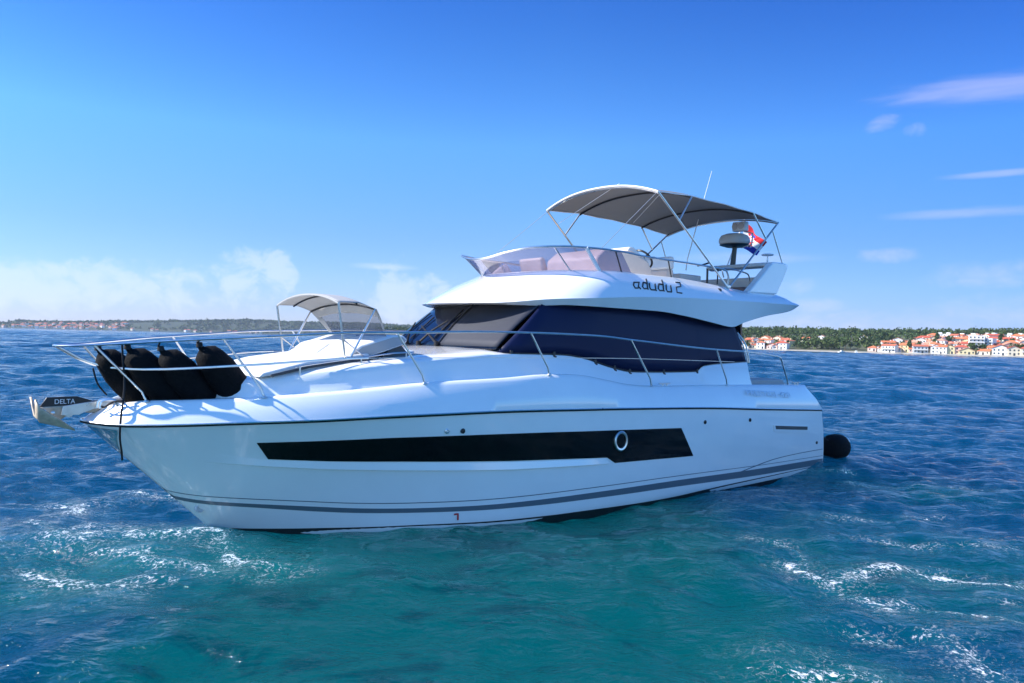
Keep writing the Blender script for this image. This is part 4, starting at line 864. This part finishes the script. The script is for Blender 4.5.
# bow rail
rail_z = curve((-.285, 2.255), (0, 2.272), (.45, 2.312), (.87, 2.352), (1.2, 2.377), (1.76, 2.42), (2.49, 2.475), (3.2, 2.50), (4.54, 2.541), (5.2, 2.545), (6.3, 2.53), (7, 2.485), (9.17, 2.36), (10.0, 2.335))
rail_y = curve((-.285, 0), (-.28, .06), (-.24, .16), (-.12, .26), (.08, .36), (.45, .56), (.87, .80), (1.2, .965), (1.76, 1.19), (2.49, 1.4), (3.09, 1.54), (4.54, 1.735), (5.2, 1.79), (6.3, 1.847), (10.0, 1.88))
xs = np.concatenate([[-.285, -.28, -.27, -.255, -.23, -.19, -.14, -.08, 0], np.linspace(.1, 9.95, 60)])
P = [(float(x), float(rail_y(x)), float(rail_z(x))) for x in xs]
BR = build('bow_rail', MB().tube([(x, -y, z) for x, y, z in P[:0:-1]] + P, .0135, 8), STEEL, yacht)
mid_z = curve((-.16, 2.21), (.156, 2.033), (.403, 2.02), (1.38, 2.08), (2.756, 2.18), (6.3, 2.205), (9.8, 2.15)); mid_y = curve((-.16, .08), (.156, .27), (.403, .53), (1.38, 1.07), (2.756, 1.44), (6.3, 1.835), (9.8, 1.865))
for s in (1, -1):
    M = lambda x: (x, float(mid_y(x))*s, float(mid_z(x)))
    build('mid_rail', MB().tube([(-.25, .08*s, 2.245), (-.05, .15*s, 2.12)] + [M(x) for x in np.linspace(.156, 2.76, 24)], .013, 7), STEEL, BR)
    build('guard_wire', MB().tube([M(x) for x in np.linspace(2.76, 9.7, 30)], .0045, 5), STEEL, BR)
    for x0, x1 in ((.04, .53), (1.2, 1.633), (3.09, 3.50), (5.04, 5.427), (6.99, 7.553), (9.15, 9.56)):
        a = np.array([x0, float(rail_y(x0))*s, float(rail_z(x0))]); b = np.array([x1, (float(rub_y(x1))-.16)*s, float(deck_z(x1))+.0])
        k = MB(); e = a*.16+b*.84; e[0] += .03*(b[0]-a[0])/.4; k.tube([a, e, b*.93+a*.07+np.array([.012, 0, 0]), b], .0135, 7); k.lathe((b[0], b[1], b[2]-.006), [(0, 0), (.034, 0), (.030, .012), (.016, .02), (0, .02)], 'z', 12)
        build('stanchion', k, STEEL, BR)
    build('quarter_rail', MB().tube([(9.95, 1.88*s, 2.335), (10.6, 1.87*s, 2.30), (11.08, 1.855*s, 2.255), (11.22, 1.85*s, 2.22), (11.27, 1.845*s, 2.15), (11.55, 1.80*s, 1.80), (11.58, 1.795*s, 1.715)], .0155, 7), STEEL, yacht)
    for x in (7.9, 11.95): 
        y = (float(rub_y(x))-.19)*s; k = MB().tube([(x-.14, y, 1.80 if x < 9 else 1.745), (x+.14, y, 1.80 if x < 9 else 1.745)], [.012, .02, .012], 7); z0 = float(deck_z(x)); k.tube([(x-.05, y, z0-.01), (x-.05, y, z0+.04)], .016, 7); k.tube([(x+.05, y, z0-.01), (x+.05, y, z0+.04)], .016, 7); build('mooring_cleat', k, STEEL, yacht)
# bow roller and windlass on the stem head
k = MB(); 
for s in (1, -1): k.prism([(-.22, 1.50), (-.20, 1.60), (.05, 1.64), (.42, 1.655), (.46, 1.58), (.1, 1.56), (-.05, 1.50)], 1, .075*s, .09*s)
k.lathe((-.14, -.075, 1.53), [(0, 0), (.055, 0), (.03, .075), (.055, .15), (0, .15)], 'y', 14); build('bow_roller', k, STEEL, yacht, bevel=.004)
k = MB().lathe((.85, .0, 1.58), [(0, 0), (.16, 0), (.16, .05), (.09, .08), (.07, .16), (.10, .18), (.09, .22), (0, .23)], 'z', 18); build('windlass', k, STEEL, yacht)
for y in (.16, .3): build('bow_fitting', MB().tube([(.12, y, 1.58), (.14, y, 1.66), (.26, y+.05, 1.67), (.28, y+.05, 1.60)], .014, 6, smooth=3), STEEL, yacht)

# foredeck sun pad, backrests, little bimini
pad = build('sun_pad', MB().prism([(1.62, 1.93), (1.66, 1.99), (2.2, 2.12), (2.8, 2.20), (3.05, 2.225), (3.06, 2.13), (2.3, 2.03)], 1, -.95, .95), CUSHION, yacht, bevel=.03, seg=3)
build('pad_gap', MB().tube([(1.75, .985, 1.955), (2.2, .985, 2.055), (2.8, .985, 2.135), (3.1, .985, 2.165)], .018, 6), SHADOWGAP, pad)  # dark strip painted for the shade in the gap beside the pad
k = MB().tube([(2.0, 1.08, 2.06), (2.4, 1.10, 2.12), (3.3, 1.12, 2.235), (3.6, 1.12, 2.25)], .011, 6)
for x, z in ((2.05, 2.07), (2.85, 2.18), (3.5, 2.245)): k.tube([(x, 1.10, z-.11), (x, 1.10, z)], .010, 6)
build('grab_rail', k, STEEL, yacht)
for y0, y1 in ((-.92, -.04), (.03, .90)):
    k = MB().prism([(2.72, 2.17), (2.95, 2.33), (3.42, 2.465), (3.58, 2.47), (3.66, 2.40), (3.60, 2.34), (3.3, 2.24), (3.0, 2.16)], 1, y0, y1)
    o = build('sun_pad_backrest', k, [CUSHION], pad, bevel=.04, seg=3)
    build('backrest_support', MB().prism([(3.3, 2.17), (3.46, 2.33), (3.58, 2.33), (3.74, 2.17)], 1, y0+.06, y1-.06), SHADOWGAP, o)
    build('backrest_side', MB().prism([(2.80, 2.175), (2.98, 2.305), (3.42, 2.435), (3.56, 2.44), (3.62, 2.395), (3.56, 2.35), (3.28, 2.26), (3.0, 2.18)], 1, y1-.01, y1+.004), CUSHGREY, o)
FO = (0, 0, 0)
fe = curve((2.595, 2.855), (2.85, 2.86), (3.12, 2.79)); fc = curve((2.595, 2.985), (2.85, 2.985), (3.12, 2.88))
fbp = lambda x, v: (x, .95*v, float(fe(x)) + (float(fc(x))-float(fe(x)))*(1-abs(v)**2.2))
VV = np.linspace(-1, 1, 21); fb = build('foredeck_bimini', MB().grid([[fbp(x, v) for v in VV] for x in np.linspace(2.595, 3.12, 12)]), CANVASW, yacht, smooth=70, solid=.008)
for x, m in ((2.60, CANVASW), (2.85, BLACK), (3.115, BLACK)): build('bow_tube', MB().tube([(p[0], p[1], p[2]-.014) for p in (fbp(x, v) for v in VV)], .012, 6), m, fb, org=FO)
# aft curtain: cloth border with a mesh window
def cur(v, q): a = np.array(fbp(3.12, v)); b = np.array([3.40, .80*v, 2.40]); return a*(1-q)+b*q+np.array([.02*math.sin(7*v+3*q), 0, 0])
G = lambda va, vb, qa, qb: [[cur(v, q) for q in np.linspace(qa, qb, 6)] for v in np.linspace(va, vb, 16)]
ct = build('curtain', MB().grid(G(-1, 1, 0, .26)).grid(G(-1, -.86, .26, 1)).grid(G(.93, 1, .26, 1)), CANVASW, fb, org=FO, smooth=70, solid=.004)
build('curtain_window', MB().grid(G(-.86, .93, .26, 1)), CURTAIN, ct, org=FO, smooth=70)
for s in (1, -1):
    st = lambda a, b, r=.012: build('strut', MB().tube([(a[0], a[1]*s, a[2]), (b[0], b[1]*s, b[2])], r, 6), STEEL, fb, org=FO)
    st((2.60, .95, 2.85), (2.71, .95, 2.13), .014); st((3.11, .95, 2.785), (2.76, .95, 2.13), .014); st((2.665, .95, 2.40), (3.06, .95, 2.12), .010)

# aft cockpit: pad, swim platform
build('cockpit_cushion', MB().prism([(10.75, 1.70), (10.72, 1.80), (11.95, 1.795), (12.05, 1.74), (12.05, 1.66)], 1, .9, 1.45), CUSHGREY, yacht, bevel=.03, seg=3)
build('swim_platform', MB().prism([(12.9, -1.6), (12.9, 1.6), (13.6, 1.5), (13.7, 1.3), (13.7, -1.3), (13.6, -1.5)], 2, .30, .40), GEL, yacht, bevel=.02)
# model lettering, faint, on the port quarter
me = text_mesh('PRESTIGE 420', .135, .004)
def surf(x, z):
    rz_, H = float(rub_z(x)), float(deck_z(x))-float(rub_z(x)); f = (z-rz_)/H; return float(rub_y(x)) + .012 - .16*f*f*.9
co = np.array([v.co[:] for v in me.vertices]); wmax = co[:, 0].max(); m2 = bpy.data.meshes.new('model_lettering')
V2 = []
for c in co:
    x = 9.98 + c[0]/wmax*1.48; z = 1.60 - .085*c[0]/wmax + c[1] - .03; V2.append((-x, surf(x, z)+.006+c[2], z))
m2.from_pydata(V2, [], [tuple(p.vertices) for p in me.polygons]); link('model_lettering', m2, yacht, [mat('pale_lettering', (.62, .64, .68), .3, metal=.2)])

# ------------------------------------------------------------------ things on the yacht
def fender(loc, lab, axis_top, axis_bot, r, neck=True):
    a, b = Vector(axis_top), Vector(axis_bot); L = (b-a).length
    root = on_boat('fender', loc, lab, 'fender', 'black fenders standing in the bow rail')
    prof = [(0, 0), (.022, 0), (.028, .02), (.035, .05), (.075, .08), (.6*r+.02, .13), (.85*r, .22), (r, .38), (r*1.02, .55), (r*1.0, .74), (r*.92, .88), (r*.7, .97), (r*.3, 1.0), (0, 1.0)]
    d = (b-a).normalized(); x = d.cross(Vector((0, 1, 0))).normalized(); y = d.cross(x); rings = []
    for rr, h in prof:
        hh = h*L; rings.append([a + d*hh + (x*math.cos(t_) + y*math.sin(t_))*rr*(1+.02*math.sin(3*t_+h*9)) for t_ in np.linspace(0, 2*math.pi, 20, endpoint=False)])
    build('cover', MB().grid(rings, close_v=True, cap=True), BLACKCLOTH, root, org=loc, smooth=60)
    build('lanyard', MB().tube([a, a+Vector((-.03, .02, .04)), Vector((a.x-.02, float(rail_y(a.x-.02))-.02, float(rail_z(a.x-.02))))], .011, 6).lathe(tuple(a+Vector((0, 0, -.02))), [(0, 0), (.034, 0), (.038, .03), (.03, .06), (0, .06)], 'z', 10), ROPE, root, org=loc)
    return root
fender((.42, .32, 1.66), 'black teardrop fender foremost in the row of four at the bow, nearest the anchor', (.10, .22, 2.23), (.68, .12, 1.58), .175)
fender((.68, .56, 1.66), 'black teardrop fender second from the anchor in the row at the bow rail', (.35, .42, 2.25), (.94, .32, 1.58), .18)
fender((.94, .72, 1.67), 'black teardrop fender third from the anchor in the row at the bow rail', (.65, .58, 2.24), (1.24, .47, 1.59), .18)
fender((1.28, .84, 1.69), 'black teardrop fender aftmost in the row of four at the bow, farthest from the anchor', (1.02, .72, 2.29), (1.64, .56, 1.60), .19)
loc = (13.45, 1.72, .2); root = on_boat('fender', loc, 'black ball fender with a white end hanging at the stern of the yacht', 'fender')
build('cover', MB().lathe((13.42, 1.72, .36), [(0, -.06), (.17, -.05), (.24, .0), (.27, .12), (.272, .26), (.255, .38), (.20, .49), (.1, .55), (0, .56)], 'x', 26), BLACKCLOTH, root, org=loc, smooth=60)
build('end_cap', MB().lathe((13.42, 1.78, .46), [(0, .50), (.09, .50), (.08, .575), (0, .59)], 'x', 12), WHITEP, root, org=loc)
build('lanyard', MB().tube([(13.4, 1.72, .50), (13.2, 1.6, .62), (13.0, 1.5, .7)], .012, 6), ROPE, root, org=loc)

# anchor in its roller
loc = (-.2, 0, 1.5); anc = on_boat('anchor', loc, 'galvanised plough anchor with a black shank stowed over the bow', 'anchor')
build('shank', MB().prism([(-.415, 1.585), (-.345, 1.695), (-.06, 1.70), (.10, 1.645), (.33, 1.60), (.34, 1.565), (.05, 1.585), (-.10, 1.60), (-.20, 1.595)], 1, -.022, .026), BLACK, anc, org=loc, bevel=.006)
build('shank_root', MB().prism([(-.43, 1.575), (-.415, 1.592), (-.20, 1.60), (-.08, 1.603), (.20, 1.575), (.12, 1.51), (-.1, 1.525), (-.21, 1.45), (-.29, 1.455), (-.36, 1.505)], 1, -.035, .040), GALV, anc, org=loc, bevel=.01)
for x, z in ((-.37, 1.545), (-.29, 1.525)): build('shank_bolt', MB().lathe((x, .036, z), [(0, 0), (.024, 0), (.022, .018), (.008, .024), (0, .024)], 'y', 12), STEEL, anc, org=loc)
for s in (1, -1):
    tip = (-.07, 0, 1.325); 
    G = [[(-.42, .0, 1.475), (-.45, .05*s, 1.50), (-.46, .13*s, 1.60), (-.47, .17*s, 1.69)], [(-.40, .0, 1.43), (-.41, .06*s, 1.455), (-.42, .15*s, 1.53), (-.43, .19*s, 1.60)],
         [(-.25, .0, 1.385), (-.25, .05*s, 1.40), (-.25, .11*s, 1.44), (-.25, .14*s, 1.475)], [(-.13, .0, 1.345), (-.13, .02*s, 1.35), (-.13, .045*s, 1.365), (-.13, .06*s, 1.375)], [tip, (-.07, .004*s, 1.326), (-.07, .008*s, 1.328), (-.07, .012*s, 1.33)]]
    build('fluke', MB().grid(G), GALV, anc, org=loc, solid=.016, smooth=60)
me = text_mesh('DELTA', .074, .002); co = np.array([v.co[:] for v in me.vertices]); wm = co[:, 0].max(); m2 = bpy.data.meshes.new('shank_lettering')
m2.from_pydata([(-((-.275 + c[0]/wm*.20)-loc[0]), .0275+c[2], 1.622+c[1]-loc[2]) for c in co], [], [tuple(p.vertices) for p in me.polygons]); link('shank_lettering', m2, anc, [WHITEP])
loc = (.3, .45, 1.4); rope = on_boat('rope', loc, 'thin black rope hanging from the bow rail down over the stem', 'rope')
build('line', MB().tube([(.29, .45, 2.28), (.30, .46, 2.1), (.325, .44, 1.9), (.31, .47, 1.68), (.285, .515, 1.56), (.275, .515, 1.40), (.29, .45, 1.25), (.33, .36, 1.10), (.35, .30, 1.0)], .0115, 6, smooth=5), ROPE, rope, org=loc)
build('bow_knot', MB().tube([(.30, .47, 1.67), (.22, .42, 1.66), (.16, .33, 1.60), (.14, .25, 1.60)], .012, 6, smooth=3).tube([(.05, .25, 2.02), (.10, .24, 1.85), (.2, .2, 1.72)], .010, 6, smooth=4), ROPE, rope, org=loc)

# ensign behind the bimini
loc = (12.05, .12, 4.05); flag = on_boat('flag', loc, 'red, white and blue checkered ensign hanging limp on its staff behind the radar', 'flag')
build('staff', MB().tube([(11.95, .10, 4.05), (12.5, .15, 5.16)], .014, 7), WHITEP, flag, org=loc)
def flag_pt(a, b):      # a 0..1 along the fly, b 0..1 down the hoist; the cloth droops
    h = np.array([12.48, .16, 5.10]) + b*np.array([-.22, -.02, -.45]); d = np.array([.10, .50, -.47])
    p = h + a*d*(1-.1*b); p += np.array([.06*math.sin(6*a+2*b), .03*math.sin(9*a+3*b), -.05*math.sin(math.pi*a)*.6]); p += b*a*np.array([.03, -.06, .12]); return p
mb = MB(); nu, nv = 36, 24; I = np.array(mb.pts([flag_pt(i/nu, j/nv) for i in range(nu+1) for j in range(nv+1)])).reshape(nu+1, nv+1)
for i in range(nu):
    for j in range(nv):
        a, b = (i+.5)/nu, (j+.5)/nv; c = 0 if b < 1/3 else 1 if b < 2/3 else 2
        if .36 < a < .64 and .2 < b < .82 - abs(a-.5)*.5: c = (int((a-.36)/.056)+int((b-.2)/.104)) % 2 and 1 or 0
        if .40 < a < .60 and .10 < b <= .2: c = 2
        mb.cur = c; mb.face(I[i, j], I[i+1, j], I[i+1, j+1], I[i, j+1])
build('cloth', mb, [mat('flag_red', (.55, .015, .02), .8), mat('flag_white', (.75, .75, .75), .8), mat('flag_blue', (.015, .03, .32), .8)], flag, org=loc, smooth=70)
